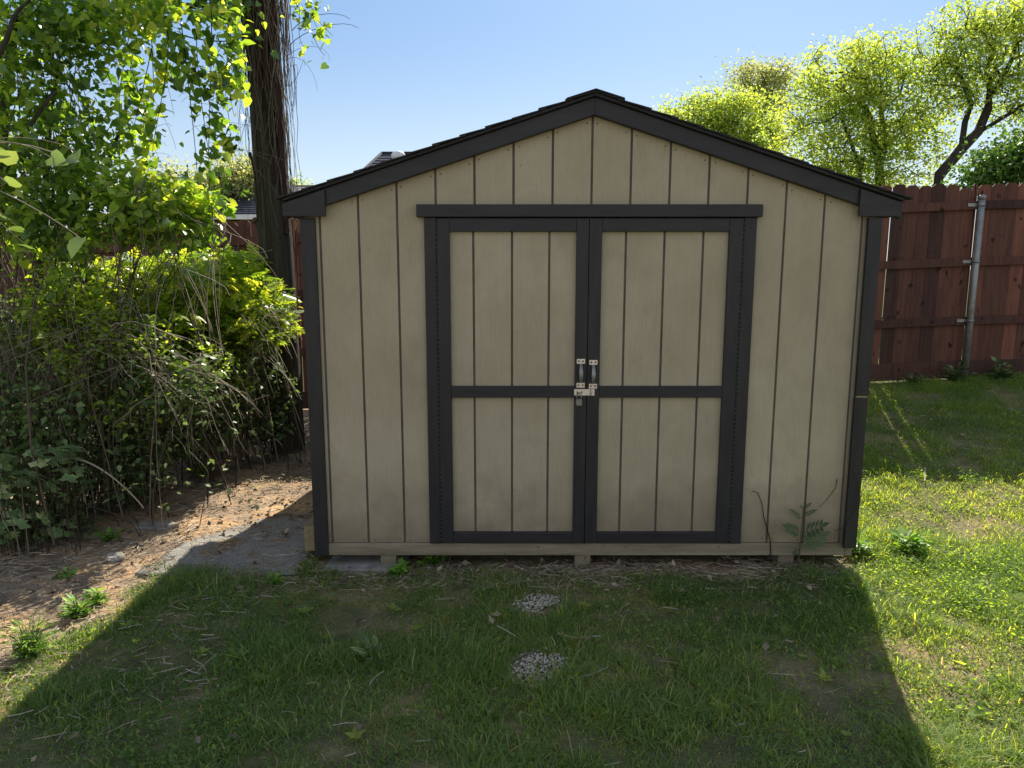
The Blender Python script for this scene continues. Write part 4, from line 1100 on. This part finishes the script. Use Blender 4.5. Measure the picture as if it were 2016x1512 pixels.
def thicket():
    # ---- tall vine covered tree on the far left
    rng = np.random.default_rng(71)
    base = np.array([-3.0, 5.0, float(gz(-3.0, 5.0))])
    root = empty('vine_thicket', base, 'tall tangled thicket draped in broad leaved vines along the left edge', 'thicket')
    E = ells([(70, 60, 4.7, 150, 120, .35, 1.4), (40, 300, 4.5, 120, 190, .32, 1.5), (170, 290, 4.9, 110, 130, .28, .8), (170, 40, 4.8, 120, 80, .28, .7),
              (60, 470, 4.5, 150, 120, .3, 1.1), (-120, 200, 4.6, 150, 320, .5, 1.6), (230, 400, 4.6, 140, 85, .28, 1.1), (330, 425, 4.7, 115, 75, .26, 1.0),
              (400, 430, 4.85, 65, 62, .22, .5), (300, 15, 5.0, 100, 40, .25, .35)])
    pos, idx = ell_pts(rng, E, 10500, 0.45)
    hole = N1(pos[:, 0] * 1.0 + 40, pos[:, 2] + pos[:, 1], 2.6) + 0.35 * (N2(pos[:, 0], pos[:, 2], 6) - .5)
    pos = pos[hole > 0.40]
    t = np.clip(0.12 + 0.72 * rng.random(len(pos)) + 0.4 * (N3(pos[:, 0], pos[:, 2], 2.2) - 0.3), 0, 1)
    leaves('leaves', 'vineleaf', root, rng, HEART, pos, (0.026, 0.072), 0.25, 0.55, t)
    T_ = Tubes()
    tg, _ = ell_pts(rng, E, 95, 0.5)
    stems_to(T_, rng, tg, lambda p: np.array([p[0] * 0.35 - 2.05 + 0.3 * rng.normal(), 0.5 * p[1] + 2.5 + 0.3 * rng.normal(), 0.1]), 0.0045, (0.0, 0.45))
    for i in range(130):         # fine hanging runners
        p = tg[rng.integers(len(tg))]; L = 0.3 + 0.9 * rng.random()
        q = p + np.array([0.35 * rng.normal(), 0.15 * rng.normal(), -L])
        T_.add(bez(p, p + [0.1 * rng.normal(), 0, -.1], q + [.05 * rng.normal(), 0, L * .4], q, 8), 0.003, 0.0015, 3, rng.random())
    T_.build('stems', 'twig', root)
    # thick crossing limbs at the very left
    T_ = Tubes()
    for a, b, r in (((-40, 700, 4.6), (40, 20, 4.7), .045), ((60, 640, 4.8), (120, 120, 4.9), .03), ((-60, 480, 4.4), (110, 180, 4.5), .02), ((-20, 130, 4.3), (60, 0, 4.3), .016), ((130, 660, 4.9), (240, 250, 5.0), .022)):
        A, B = at(*a), at(*b); T_.add(bez(A, A + (B - A) * .3 + [.12, 0, .1], A + (B - A) * .7 - [.1, 0, 0], B, 12), r, r * .5, 7, .4)
    T_.build('limbs', 'treebark', root)

    # ---- big near leaves at the left edge
    rng = np.random.default_rng(72)
    root = empty('vine', at(20, 400, 3.0), 'close vine runner with large glossy heart leaves at the far left edge', 'vine')
    T_ = Tubes(); pos = []; 
    for (px, py) in ((5, 320), (45, 455), (100, 310), (0, 425), (60, 490), (130, 315), (15, 360), (160, 470), (-15, 300), (150, 300)):
        pos.append(at(px, py, 3.0 + 0.15 * rng.random()))
    pos = np.array(pos)
    leaves('leaves', 'darkleaf', root, rng, HEART, pos, (0.055, 0.10), 0.35, 0.5, 0.5 + 0.5 * rng.random(len(pos)), side=np.array([0.9, -0.6, 0]))
    b0 = at(-230, 330, 3.0)
    for p in pos: T_.add(bez(b0, b0 + [0.15, 0, .1], p + [-.15, .02, .12], p, 10), 0.0028, 0.0016, 4, rng.random())
    T_.build('stems', 'twig', root)

    # ---- hanging strands between thicket and pole
    rng = np.random.default_rng(73)
    root = empty('hanging_vine', at(360, -60, 5.1) * [1, 1, 1], 'loose vine curtain hanging from above with sky showing between thicket and pole', 'vine')
    T_ = Tubes(); pos = []; siz = []
    # overhead carrier vines
    for k in range(7):
        A = at(120 + 30 * rng.random(), -60 + 40 * rng.random(), 5.0); B = at(490, -30 + 110 * rng.random(), 6.0)
        P = bez(A, A + (B - A) * .3 - [0, 0, .1 * rng.random()], A + (B - A) * .7 - [0, 0, .25 * rng.random()], B, 12); T_.add(P, .007, .004, 5, .2)
        for q in P:
            for _ in range(5): pos.append(q + rng.normal(size=3) * np.array([.10, .10, .10]))
    strands = [(255, 130, 300, 330), (290, -20, 285, 330), (350, -20, 392, 450), (395, -20, 415, 330), (415, 0, 420, 440), (300, 90, 260, 260), (330, 60, 300, 300), (360, 100, 440, 260),
               (270, 20, 235, 180), (440, -10, 462, 230), (240, 60, 300, 250), (380, 140, 470, 170), (455, 60, 470, 160), (425, 250, 455, 300), (200, 120, 280, 350), (320, 180, 345, 120)]
    for (a, b, c, d) in strands:
        Y = 5.0 + 0.6 * rng.random()
        A, B = at(a, b, Y), at(c, d, Y - 0.1 + .2 * rng.random())
        P = bez(A, A + (B - A) * .3 + [.05 * rng.normal(), 0, 0], A + (B - A) * .7 + [.06 * rng.normal(), 0, -.03], B, 14); T_.add(P, .0035, .0015, 4, .3 * rng.random())
        for q in P[2:]:
            for _ in range(rng.integers(1, 5)): pos.append(q + rng.normal(size=3) * np.array([.045, .05, .04]))
        for _ in range(5):
            q = P[rng.integers(3, 13)]; e = q + rng.normal(size=3) * np.array([.15, .1, .12]) - [0, 0, .1]
            T_.add(bez(q, q + [0, 0, .02], e + [0, 0, .05], e, 6), .0016, .001, 3, .4)
    # leaf clusters
    for (px, py, n, s) in ((400, 330, 26, .09), (435, 380, 16, .09), (420, 260, 22, .08), (350, 90, 45, .09), (440, 40, 50, .08), (300, 50, 40, .1), (255, 220, 22, .09), (415, 120, 30, .09), (280, 200, 24, .08), (455, 130, 20, .06), (250, 280, 26, .09), (470, 70, 26, .07), (425, 170, 20, .08), (345, 160, 18, .07)):
        c = at(px, py, 5.1 + .4 * rng.random())
        for _ in range(n): pos.append(c + rng.normal(size=3) * s)
    pos = np.array(pos)
    leaves('leaves', 'vineleaf', root, rng, HEART, pos, (0.035, 0.095), 0.15, 0.7)
    T_.build('stems', 'darktwig', root)

    # ---- bright arching shrub
    rng = np.random.default_rng(74)
    base = np.array([-2.55, 6.0, float(gz(-2.55, 6.0))])
    root = empty('shrub', base, 'bright yellow green sunlit shrub arching between the thicket and the utility pole', 'shrub')
    E = ells([(300, 555, 5.35, 150, 55, .35, 1.2), (420, 590, 5.75, 130, 74, .40, 1.4), (495, 635, 5.9, 75, 66, .30, .9), (250, 615, 5.1, 140, 58, .35, 1.2), (390, 660, 5.6, 160, 48, .35, 1.2), (535, 620, 6.0, 42, 52, .2, .4),
              (410, 525, 5.9, 110, 38, .35, .7), (160, 570, 4.95, 90, 60, .3, .8), (140, 640, 4.85, 110, 45, .3, .7)])
    pos, _ = ell_pts(rng, E, 6200, 0.30)
    hole = N2(pos[:, 0] + 11, pos[:, 2] * 1.2 + pos[:, 1], 3.4)
    pos = pos[hole > 0.24]
    leaves('leaves', 'shrubleaf', root, rng, PINN, pos, (0.07, 0.15), 0.5, 0.25)
    pos, _ = ell_pts(rng, E, 7000, 0.28)
    leaves('leaves', 'shrubleaf', root, rng, LEAF, pos, (0.03, 0.06), 0.45, 0.3)
    T_ = Tubes(); tg, _ = ell_pts(rng, E, 160, .4)
    stems_to(T_, rng, tg, lambda p: base + rng.normal(size=3) * [.3, .2, 0], 0.006, (0.2, 0.8))
    for i in range(46):           # thin arching runners to the right and down
        A = at(rng.uniform(420, 540), rng.uniform(600, 700), 5.7); B = at(rng.uniform(480, 600), rng.uniform(600, 800), 5.5 - .3 * rng.random())
        T_.add(bez(A, A + [.12, 0, .15 * rng.random()], B + [-.06, 0, .16], B, 9), .0028, .0012, 3, .5 + .5 * rng.random())
    T_.build('stems', 'twig', root)

    # ---- brush of bare twigs
    rng = np.random.default_rng(75)
    root = empty('brush', np.array([-2.6, 4.5, 0.05]), 'fountain of bare grey brown twigs spilling from the thicket at mid left', 'brush')
    T_ = Tubes()
    def branchy(A, B, c1, c2, r, t, sides=3):
        P = bez(A, c1, c2, B, 11) + np.concatenate([np.zeros((1, 3)), np.cumsum(rng.normal(size=(10, 3)), 0) * 0.008])
        T_.add(P, r, r * .35, sides, t)
        for _ in range(rng.integers(1, 5)):
            k = rng.integers(3, 10); d = P[min(10, k + 1)] - P[k - 1]; d = d / (np.linalg.norm(d) + 1e-6) + rng.normal(size=3) * .55
            L = 0.06 + 0.22 * rng.random(); e = P[k] + d / np.linalg.norm(d) * L
            T_.add(bez(P[k], P[k] + d * L * .3, e + [0, 0, .03], e - [0, 0, .04 * rng.random()], 6), r * .5, r * .2, 3, min(1, t + .1 * rng.random()))
    for i in range(135):
        A = at(rng.uniform(-80, 260), rng.uniform(590, 740), rng.uniform(4.25, 4.75)); L = 0.25 + 0.6 * rng.random() ** 1.5
        a = rng.normal() * .55 + .35
        B = A + np.array([L * math.sin(a) * 1.1, -0.3 * rng.random() + .1, -L * math.cos(a) * rng.uniform(.3, 1.1)])
        branchy(A, B, A + [L * .25, 0, L * .22 * rng.random()], B + [-L * .15, 0, L * .3 * rng.random()], .0018 + .0034 * rng.random() ** 2, .15 + .85 * rng.random())
    for i in range(26):           # long whips down to the right
        A = at(rng.uniform(120, 430), rng.uniform(640, 760), rng.uniform(4.5, 4.9)); B = at(rng.uniform(230, 520), rng.uniform(780, 910), rng.uniform(4.5, 5.0))
        branchy(A, B, A + [.15, 0, .15 * rng.random()], B + [-.05, 0, .3 * rng.random()], .0035 * (.5 + rng.random()), .3 + .7 * rng.random(), 4)
    for i in range(40):
        x = rng.uniform(-3.4, -2.65); b = np.array([x, rng.uniform(3.9, 5), 0.02]); p = b + [rng.uniform(-.2, .5), rng.uniform(-.4, .1), rng.uniform(.3, 1.0)]
        T_.add(bez(b, b + [0, 0, .4], p + [-.1, 0, .2], p, 9), .004, .0015, 4, rng.random())
    A, B = at(120, 905, 4.25), at(283, 1000, 4.3); T_.add(bez(A, A + [.15, 0, .06], B + [-.1, 0, .15], B, 12), .007, .004, 5, .95)
    T_.build('twigs', 'twig', root)
    pos = np.concatenate([at(rng.uniform(0, 520), rng.uniform(660, 1000), rng.uniform(4.2, 4.7))[None] for _ in range(260)])
    pos = pos[(pos[:, 2] > 0.1)]
    leaves('leaves', 'darkleaf', root, rng, LEAF, pos, (0.03, 0.06), .4, .4, .6 + .4 * rng.random(len(pos)))
    E2 = ells([(200, 660, 4.6, 190, 55, .28, 1.2), (330, 715, 4.9, 140, 50, .28, 1.0), (60, 720, 4.35, 110, 70, .25, .9), (440, 740, 5.4, 90, 40, .25, .5), (120, 600, 4.5, 130, 50, .25, .8), (250, 800, 4.6, 150, 60, .22, .4)])
    pos, _ = ell_pts(rng, E2, 5200, .35)
    hole = N1(pos[:, 0] * 1.3 + 5, pos[:, 2] * 1.3 + pos[:, 1], 4.0); pos = pos[hole > .42]
    leaves('foliage', 'shrubleaf', root, rng, LEAF, pos, (0.024, 0.062), .5, .3, .7 * rng.random(len(pos)))

    # ---- dark undergrowth
    rng = np.random.default_rng(76)
    root = empty('undergrowth', np.array([-3.0, 4.6, 0.05]), 'dark leafy undergrowth in shade at the foot of the thicket', 'undergrowth')
    E = ells([(30, 800, 4.4, 150, 110, .4, 1.1), (20, 660, 4.6, 120, 60, .4, .35), (210, 800, 4.9, 170, 140, .4, 1.2), (360, 790, 5.4, 130, 120, .4, 1.0), (40, 930, 4.4, 140, 110, .35, 1.0), (210, 910, 4.8, 130, 100, .3, 1.0), (-150, 800, 4.5, 160, 250, .5, 1.0),
              (310, 850, 5.2, 90, 70, .3, .7), (60, 1030, 4.3, 120, 55, .3, .6), (440, 800, 5.8, 80, 90, .3, .5), (530, 770, 6.0, 55, 60, .2, .4), (520, 840, 5.9, 60, 35, .2, .3), (150, 660, 5.1, 200, 90, .4, 1.2), (420, 730, 5.7, 140, 50, .4, .7), (300, 760, 4.7, 150, 70, .25, .8)])
    pos, _ = ell_pts(rng, E, 18000, .4); pos = pos[pos[:, 2] > gz(pos[:, 0], pos[:, 1]) + .02]
    t = np.clip(rng.random(len(pos)) * .75 + .25 * (N1(pos[:, 0], pos[:, 2], 3) - .3), 0, 1)
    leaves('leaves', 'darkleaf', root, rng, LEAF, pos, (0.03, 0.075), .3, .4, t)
    T_ = Tubes(); tg, _ = ell_pts(rng, E, 170, .5); tg = tg[tg[:, 2] > .1]
    stems_to(T_, rng, tg, lambda p: np.array([p[0] + .25 * rng.normal(), p[1] + .15 * rng.normal(), float(gz(p[0], p[1])) - .01]), .004, (0, .8))
    T_.build('stems', 'darktwig', root)
    # ivy near the very left foot
    rng = np.random.default_rng(77)
    b = np.array([-2.75, 3.95, 0.02])
    root = empty('ivy', b, 'low sunlit ivy with star shaped leaves at the lower left foot of the thicket', 'ivy')
    pos = []; fr = []; sc = []; tt = []; T_ = Tubes()
    for i in range(60):
        c = at(rng.uniform(-20, 150), rng.uniform(880, 1060), rng.uniform(3.9, 4.25))
        if c[2] < .05: continue
        n0 = np.array([.2, -.35, .8]) + rng.normal(size=3) * .3; n0 /= np.linalg.norm(n0)
        u = np.cross(n0, [0, 1, .2]); u /= np.linalg.norm(u); w = np.cross(n0, u)
        for k in range(5):
            a = -1.3 + k * .65 + rng.normal() * .08; ax = math.sin(a) * u - math.cos(a) * w
            ax = ax * [1, 1, 1] - [0, 0, .2]; ax /= np.linalg.norm(ax); nr = n0 - ax * (n0 @ ax); nr /= np.linalg.norm(nr)
            pos.append(c); fr.append(np.stack([np.cross(ax, nr), ax, nr])); sc.append(.05 + .03 * rng.random()); tt.append(.4 + .6 * rng.random())
        g_ = np.array([c[0] - .05, c[1] + .1, 0.0]); T_.add(bez(g_, g_ + [0, 0, .2], c - [0, 0, .1], c, 7), .0022, .0014, 4, .6)
    V, Fq, T = inst(LEAF, np.array(pos), np.array(fr), np.array(sc), np.array(tt)); np_mesh('leaves', V, Fq, 'darkleaf', root, T)
    T_.build('stems', 'darktwig', root)
thicket()

# ================================================================== TREES BEYOND THE FENCE
def tree(base, trunk_pts, E, label, mat, seed, ntips=240, per=55, spread=.34, lsize=(.07, .15), r_tip=.010, rmax=None, name='tree', sag=.12, base_shape=DIA):
    """limbs grown towards points scattered through the crown; leaves clustered round the tips"""
    rng = np.random.default_rng(seed)
    root = empty(name, base, label, 'tree', 'trees beyond the fence')
    nodes = []; par = []; plen = []
    def addnode(p, q):
        nodes.append(np.asarray(p, float)); par.append(q)
        plen.append(0 if q < 0 else plen[q] + np.linalg.norm(nodes[-1] - nodes[q])); return len(nodes) - 1
    for path in trunk_pts:
        q = -1
        start = np.asarray(path[0], float)
        if nodes:
            D = [np.linalg.norm(n_ - start) for n_ in nodes]; q = int(np.argmin(D))
        for p in path:
            if q >= 0 and np.linalg.norm(nodes[q] - p) < 1e-6: continue
            if q >= 0:
                A = nodes[q]; B = np.asarray(p, float); k = max(1, int(np.linalg.norm(B - A) / .35))
                for i in range(1, k + 1):
                    q = addnode(A + (B - A) * i / k + (rng.normal(size=3) * .025 if i < k else 0), q)
            else: q = addnode(p, q)
    nt0 = len(nodes)
    pts, _ = ell_pts(rng, E, ntips, .42)
    fork = np.asarray(trunk_pts[0][-1], float)
    order = np.argsort(np.linalg.norm(pts - fork, axis=1))
    tips = []
    lowest = trunk_pts[0][0][2] + .35 * (trunk_pts[0][-1][2] - trunk_pts[0][0][2])
    for i in order:
        p = pts[i]
        A = np.array(nodes); pl = np.array(plen)
        d = np.linalg.norm(A - p, axis=1); cost = d * (1 + .25 * (A[:, 2] > p[2] + .3)) + .13 * pl
        cost[A[:, 2] < lowest] += 50
        q = int(np.argmin(cost)); Aq = nodes[q]; L = d[q]
        k = max(2, int(L / .3)); c = (Aq + p) / 2 + np.array([0, 0, sag * L]) + rng.normal(size=3) * .06 * L
        for j in range(1, k + 1):
            t = j / k; pt = (1 - t) ** 2 * Aq + 2 * (1 - t) * t * c + t * t * p
            q = addnode(pt, q)
        tips.append(p)
    n = len(nodes); cnt = np.zeros(n)
    leaf = np.ones(n, bool); 
    for i in range(n):
        if par[i] >= 0: leaf[par[i]] = False
    cnt[leaf] = 1
    for i in range(n - 1, -1, -1):
        if par[i] >= 0: cnt[par[i]] += cnt[i]
    rad = r_tip * np.sqrt(cnt) * 1.0
    if rmax: rad = np.minimum(rad, rmax)
    # chains
    ch = [[] for _ in range(n)]
    for i in range(n):
        if par[i] >= 0: ch[par[i]].append(i)
    T_ = Tubes(); st = [(i, None) for i in range(n) if par[i] < 0]
    while st:
        i, p = st.pop(); chain = [] if p is None else [p]; cur = i
        while True:
            chain.append(cur); c = ch[cur]
            if not c: break
            m = max(c, key=lambda k: cnt[k])
            for k in c:
                if k != m: st.append((k, cur))
            cur = m
        if len(chain) > 1:
            r = rad[chain].copy()
            if p is not None: r[0] = r[1]
            T_.addr(np.array([nodes[k] for k in chain]), r, 7 if r[0] > .05 else 4, .5)
    T_.build('trunk', 'treebark', root)
    tips = np.array(tips); m = len(tips)
    pos = np.repeat(tips, per, 0); d = rng.normal(size=(len(pos), 3)) * np.array([spread, spread, spread * .75])
    w = np.repeat(.65 + .7 * rng.random(m), per)[:, None]
    d = np.clip(d, -1.9 * spread, 1.9 * spread)
    pos = pos + d * w; pos[:, 2] -= .06
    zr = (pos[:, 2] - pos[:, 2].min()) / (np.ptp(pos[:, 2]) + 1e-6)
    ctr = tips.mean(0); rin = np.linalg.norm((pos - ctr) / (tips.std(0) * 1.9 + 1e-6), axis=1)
    t = np.clip(np.repeat(rng.random(m) * .55, per) + .35 * rng.random(len(pos)) + .2 * zr - .28 * np.clip(1 - rin, 0, 1), 0, 1)  # inner leaves tinted darker, crown shade put into colour; tint rises with height
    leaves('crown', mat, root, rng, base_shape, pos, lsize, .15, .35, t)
    return root

def gfar(x, y): return float(gz(x, y))
def trees():
    # main tree right of the ridge: two stems forking low
    Y = 17.0
    b = at(1728, 470, Y); b[2] = gfar(b[0], Y); b2 = at(1700, 470, Y - .4); b2[2] = b[2]
    tr = [[b, at(1733, 360, Y), at(1722, 285, Y), at(1712, 230, Y), at(1690, 190, Y)],
          [at(1735, 350, Y), at(1738, 250, Y + .2), at(1735, 170, Y + .2), at(1730, 120, Y)],
          [b2, at(1692, 345, Y - .4), at(1700, 310, Y - .4), at(1712, 270, Y - .3)], [at(1690, 325, Y - .4), at(1672, 270, Y - .5), at(1650, 200, Y - .5)]]
    E = ells([(1680, 150, Y, 110, 75, 1.3, 1.2), (1600, 250, Y, 90, 95, 1.2, 1.1), (1700, 235, Y, 120, 95, 1.4, 1.3), (1770, 190, Y, 70, 90, 1.1, .8), (1790, 290, Y, 70, 70, 1.0, .8), (1620, 330, Y, 80, 60, 1.0, .7), (1720, 340, Y, 140, 45, 1.0, .8), (1730, 110, Y, 60, 45, .8, .4)])
    tree(b, tr, E, 'broad round tree with dark forked trunks above the right slope of the shed roof', 'treeleaf', 101, 560, 54, .15, (.045, .105), .0075)
    # leaning tree at the far right
    Y = 15.5
    b = at(1790, 440, Y); b[2] = gfar(b[0], Y)
    tr = [[b, at(1850, 345, Y), at(1895, 290, Y), at(1925, 260, Y), at(1945, 215, Y), at(1950, 150, Y)], [at(1893, 288, Y), at(1900, 240, Y + .2), at(1912, 205, Y + .3), at(1880, 140, Y + .3)],
          [at(1925, 262, Y), at(1985, 225, Y - .2), at(2040, 190, Y - .3)], [at(1948, 190, Y), at(1990, 120, Y), at(2010, 60, Y)]]
    E = ells([(1900, 60, Y, 85, 55, 1.1, 1.0), (1960, 90, Y, 110, 85, 1.3, 1.3), (1880, 140, Y, 65, 70, .9, .8), (2050, 130, Y, 100, 130, 1.3, 1.2), (1960, 190, Y, 80, 55, 1.0, .6), (2010, 30, Y, 80, 45, 1.0, .6), (1850, 180, Y, 45, 60, .7, .35), (2080, 240, Y, 70, 60, 1, .5)])
    tree(b, tr, E, 'airy tree with a leaning dark trunk at the top right', 'treeleaf', 102, 520, 40, .14, (.04, .095), .0078)
    # left neighbour of the main tree
    Y = 21.0
    b = at(1440, 470, Y); b[2] = gfar(b[0], Y)
    tr = [[b, at(1440, 330, Y), at(1435, 280, Y), at(1430, 235, Y)], [at(1440, 320, Y), at(1400, 270, Y)], [at(1440, 310, Y), at(1480, 250, Y)]]
    E = ells([(1430, 220, Y, 65, 45, 1.1, 1), (1470, 250, Y, 60, 70, 1.1, .9), (1400, 250, Y, 55, 50, 1.0, .8), (1345, 235, Y, 48, 38, .9, .6), (1500, 300, Y, 60, 60, 1, .8), (1420, 290, Y, 90, 45, 1, .8)])
    tree(b, tr, E, 'rounded yellow green tree just right of the shed roof ridge', 'treeleaf', 103, 360, 58, .19, (.05, .12), .0085)
    Y = 27.0
    b = at(1495, 470, Y); b[2] = gfar(b[0], Y)
    tr = [[b, at(1495, 300, Y), at(1490, 220, Y), at(1485, 170, Y)], [at(1494, 240, Y), at(1520, 180, Y), at(1530, 150, Y)]]
    E = ells([(1475, 155, Y, 40, 28, 1, .8), (1520, 150, Y, 38, 32, 1, .8), (1530, 210, Y, 40, 60, 1, .8), (1490, 200, Y, 40, 35, .9, .5)])
    tree(b, tr, E, 'pale sparse tree rising behind the gap between two rounder trees', 'paleleaf', 104, 140, 55, .28, (.065, .13), .013)
    # low dark tree at the far right edge above the fence
    Y = 11.5
    b = at(2040, 470, Y); b[2] = gfar(b[0], Y)
    tr = [[b, at(2045, 360, Y), at(2040, 310, Y)], [at(2045, 350, Y), at(1990, 320, Y)]]
    E = ells([(1985, 315, Y, 65, 30, .7, 1), (2050, 300, Y, 90, 50, .9, 1.3), (1960, 345, Y, 50, 22, .5, .5)])
    tree(b, tr, E, 'low dark green tree peeping over the fence at the right edge', 'deepleaf', 105, 130, 60, .17, (.05, .10), .008)
    # trees behind the pole
    Y = 16.0
    b = at(455, 560, Y); b[2] = gfar(b[0], Y)
    tr = [[b, at(455, 440, Y), at(460, 400, Y), at(465, 365, Y)], [at(457, 420, Y), at(430, 380, Y)], [at(458, 410, Y), at(490, 375, Y)]]
    E = ells([(440, 370, Y, 60, 35, .9, 1), (470, 345, Y, 40, 30, .8, .8), (420, 400, Y, 60, 30, .9, .8), (490, 370, Y, 30, 30, .7, .5), (340, 380, Y, 70, 50, 1, .8), (500, 335, Y, 18, 16, .5, .2)])
    tree(b, tr, E, 'pale leafy tree over the fence just left of the utility pole', 'paleleaf', 106, 200, 70, .20, (.045, .095), .009)
    Y = 30.0
    b = at(590, 560, Y); b[2] = gfar(b[0], Y)
    tr = [[b, at(590, 420, Y), at(588, 375, Y)]]
    E = ells([(585, 374, Y, 26, 16, .8, 1), (570, 390, Y, 30, 18, .8, .6)])
    tree(b, tr, E, 'small far tree showing over the pale roof right of the utility pole', 'treeleaf', 107, 50, 40, .25, (.09, .17), .012)
trees()

# ================================================================== HOUSES BEYOND THE FENCE
def house(name, x0, x1, y0, y1, zw, zr, rx0, rx1, label, roofmat, vents=(), over=.4, windows=()):
    """hip roofed house; ridge runs from rx0 to rx1 along x"""
    zg = gfar((x0 + x1) / 2, y0) - .1
    root = empty(name, ((x0 + x1) / 2, y0, zg), label, 'house')
    mb = MB(); mb.box(x0, x1, y0, y1, zg, zw); mb.build('wall', 'brick', root)
    ym = (y0 + y1) / 2; a0, a1, b0, b1 = x0 - over, x1 + over, y0 - over, y1 + over; ze = zw + 0.02
    mb = MB()
    # shingle courses on the front slope as shallow steps
    nC = 22
    V = [(a0, b0, ze), (a1, b0, ze), (a1, b1, ze), (a0, b1, ze), (rx0, ym, zr), (rx1, ym, zr), (a0, b0, ze + .06), (a1, b0, ze + .06), (a1, b1, ze + .06), (a0, b1, ze + .06)]
    mb.add(V, [[0, 3, 2, 1], [0, 1, 7, 6], [1, 2, 8, 7], [2, 3, 9, 8], [3, 0, 6, 9], [6, 7, 5, 4], [7, 8, 5], [8, 9, 4, 5], [9, 6, 4]])
    rf = mb.build('roof', roofmat, root)
    mb = MB()
    for i in range(1, nC):
        t = i / nC
        xa, xb = a0 + (rx0 - a0) * t, a1 + (rx1 - a1) * t; y = b0 + (ym - b0) * t; z = ze + .06 + (zr - ze - .06) * t
        t2 = t + .7 / nC; dy = (ym - b0) / nC * .7; dz = (zr - ze - .06) / nC * .7
        mb.add([(xa, y, z + .002), (xb, y, z + .002), (xb, y, z + .02), (xa, y, z + .02), (xa, y + dy, z + dz + .003), (xb, y + dy, z + dz + .003)], [[0, 1, 2, 3], [3, 2, 5, 4], [0, 4, 5, 1], [0, 3, 4], [1, 5, 2]])
    mb.build('shingles', roofmat, rf)
    mb = MB(); mb.tube([(rx0, ym, zr + .01), (rx1, ym, zr + .01)], .05, 8)
    mb.tube([(a0, b0, ze + .06), (rx0, ym, zr + .01)], .05, 8); mb.tube([(a1, b0, ze + .06), (rx1, ym, zr + .01)], .05, 8); mb.build('ridge_cap', roofmat, rf)
    for vx, t in vents:
        y = b0 + (ym - b0) * t; z = ze + .06 + (zr - ze - .06) * t
        mb = MB(); mb.tube([(vx, y, z - .05), (vx, y, z + .22)], .10, 16)
        mb.tube([(vx, y, z + .20), (vx, y, z + .26), (vx, y, z + .36), (vx, y, z + .44), (vx, y, z + .47)], [.16, .21, .22, .15, .03], 18); mb.build('roof_vent', 'white', rf)
    for wx in windows:
        mb = MB(); mb.box(wx - .5, wx + .5, y0 - .04, y0 - .002, zg + 1.0, zg + 2.2); w_ = mb.build('window', 'white', root)
        mb = MB(); mb.box(wx - .44, wx + .44, y0 - .05, y0 - .042, zg + 1.06, zg + 2.14); mb.build('pane', 'glass', w_)
    mb = MB(); mb.box(a0, a1, b0 - .1, b0 - .002, ze - .02, ze + .07); mb.build('gutter', 'white', root)
    return root
def houses():
    # dark roof behind the left roof slope
    Y = 24.0; rid = at(752, 302, Y)
    lo = at(712, 340, Y - 1.5)
    rise = rid[2] - 2.9
    house('house', rid[0] - 0.75, rid[0] + 7.5, Y - 4, Y + 4, 2.9, rid[2], rid[0], rid[0] + 5.2, 'house whose dark hip roof with round vent shows above the left shed roof slope', 'roof_blue',
          vents=((at(787, 318, Y - 0.8)[0], .76),), windows=(rid[0] + 1, rid[0] + 3, rid[0] + 5))
    # lower slate roof left of the pole
    Y = 17.0; rid = at(548, 352, Y)
    house('house', rid[0] - 1.55, rid[0] + 1.0, Y - 2.2, Y + 2.2, at(500, 432, Y - 2.6)[2], rid[2], rid[0] - .1, rid[0] + .1, 'low house with blue grey hip roof behind the fence at the utility pole', 'roof_blue', over=.35, windows=(rid[0],))
    Y = 27.0; rid = at(570, 367, Y)
    house('house', rid[0] - 5.5, rid[0] + 2.6, Y - 4, Y + 4, 2.6, rid[2], rid[0] - 2.5, rid[0] + 1.0, 'far house with pale weathered roof just right of the utility pole', 'roof_pale', windows=(rid[0],))
houses()
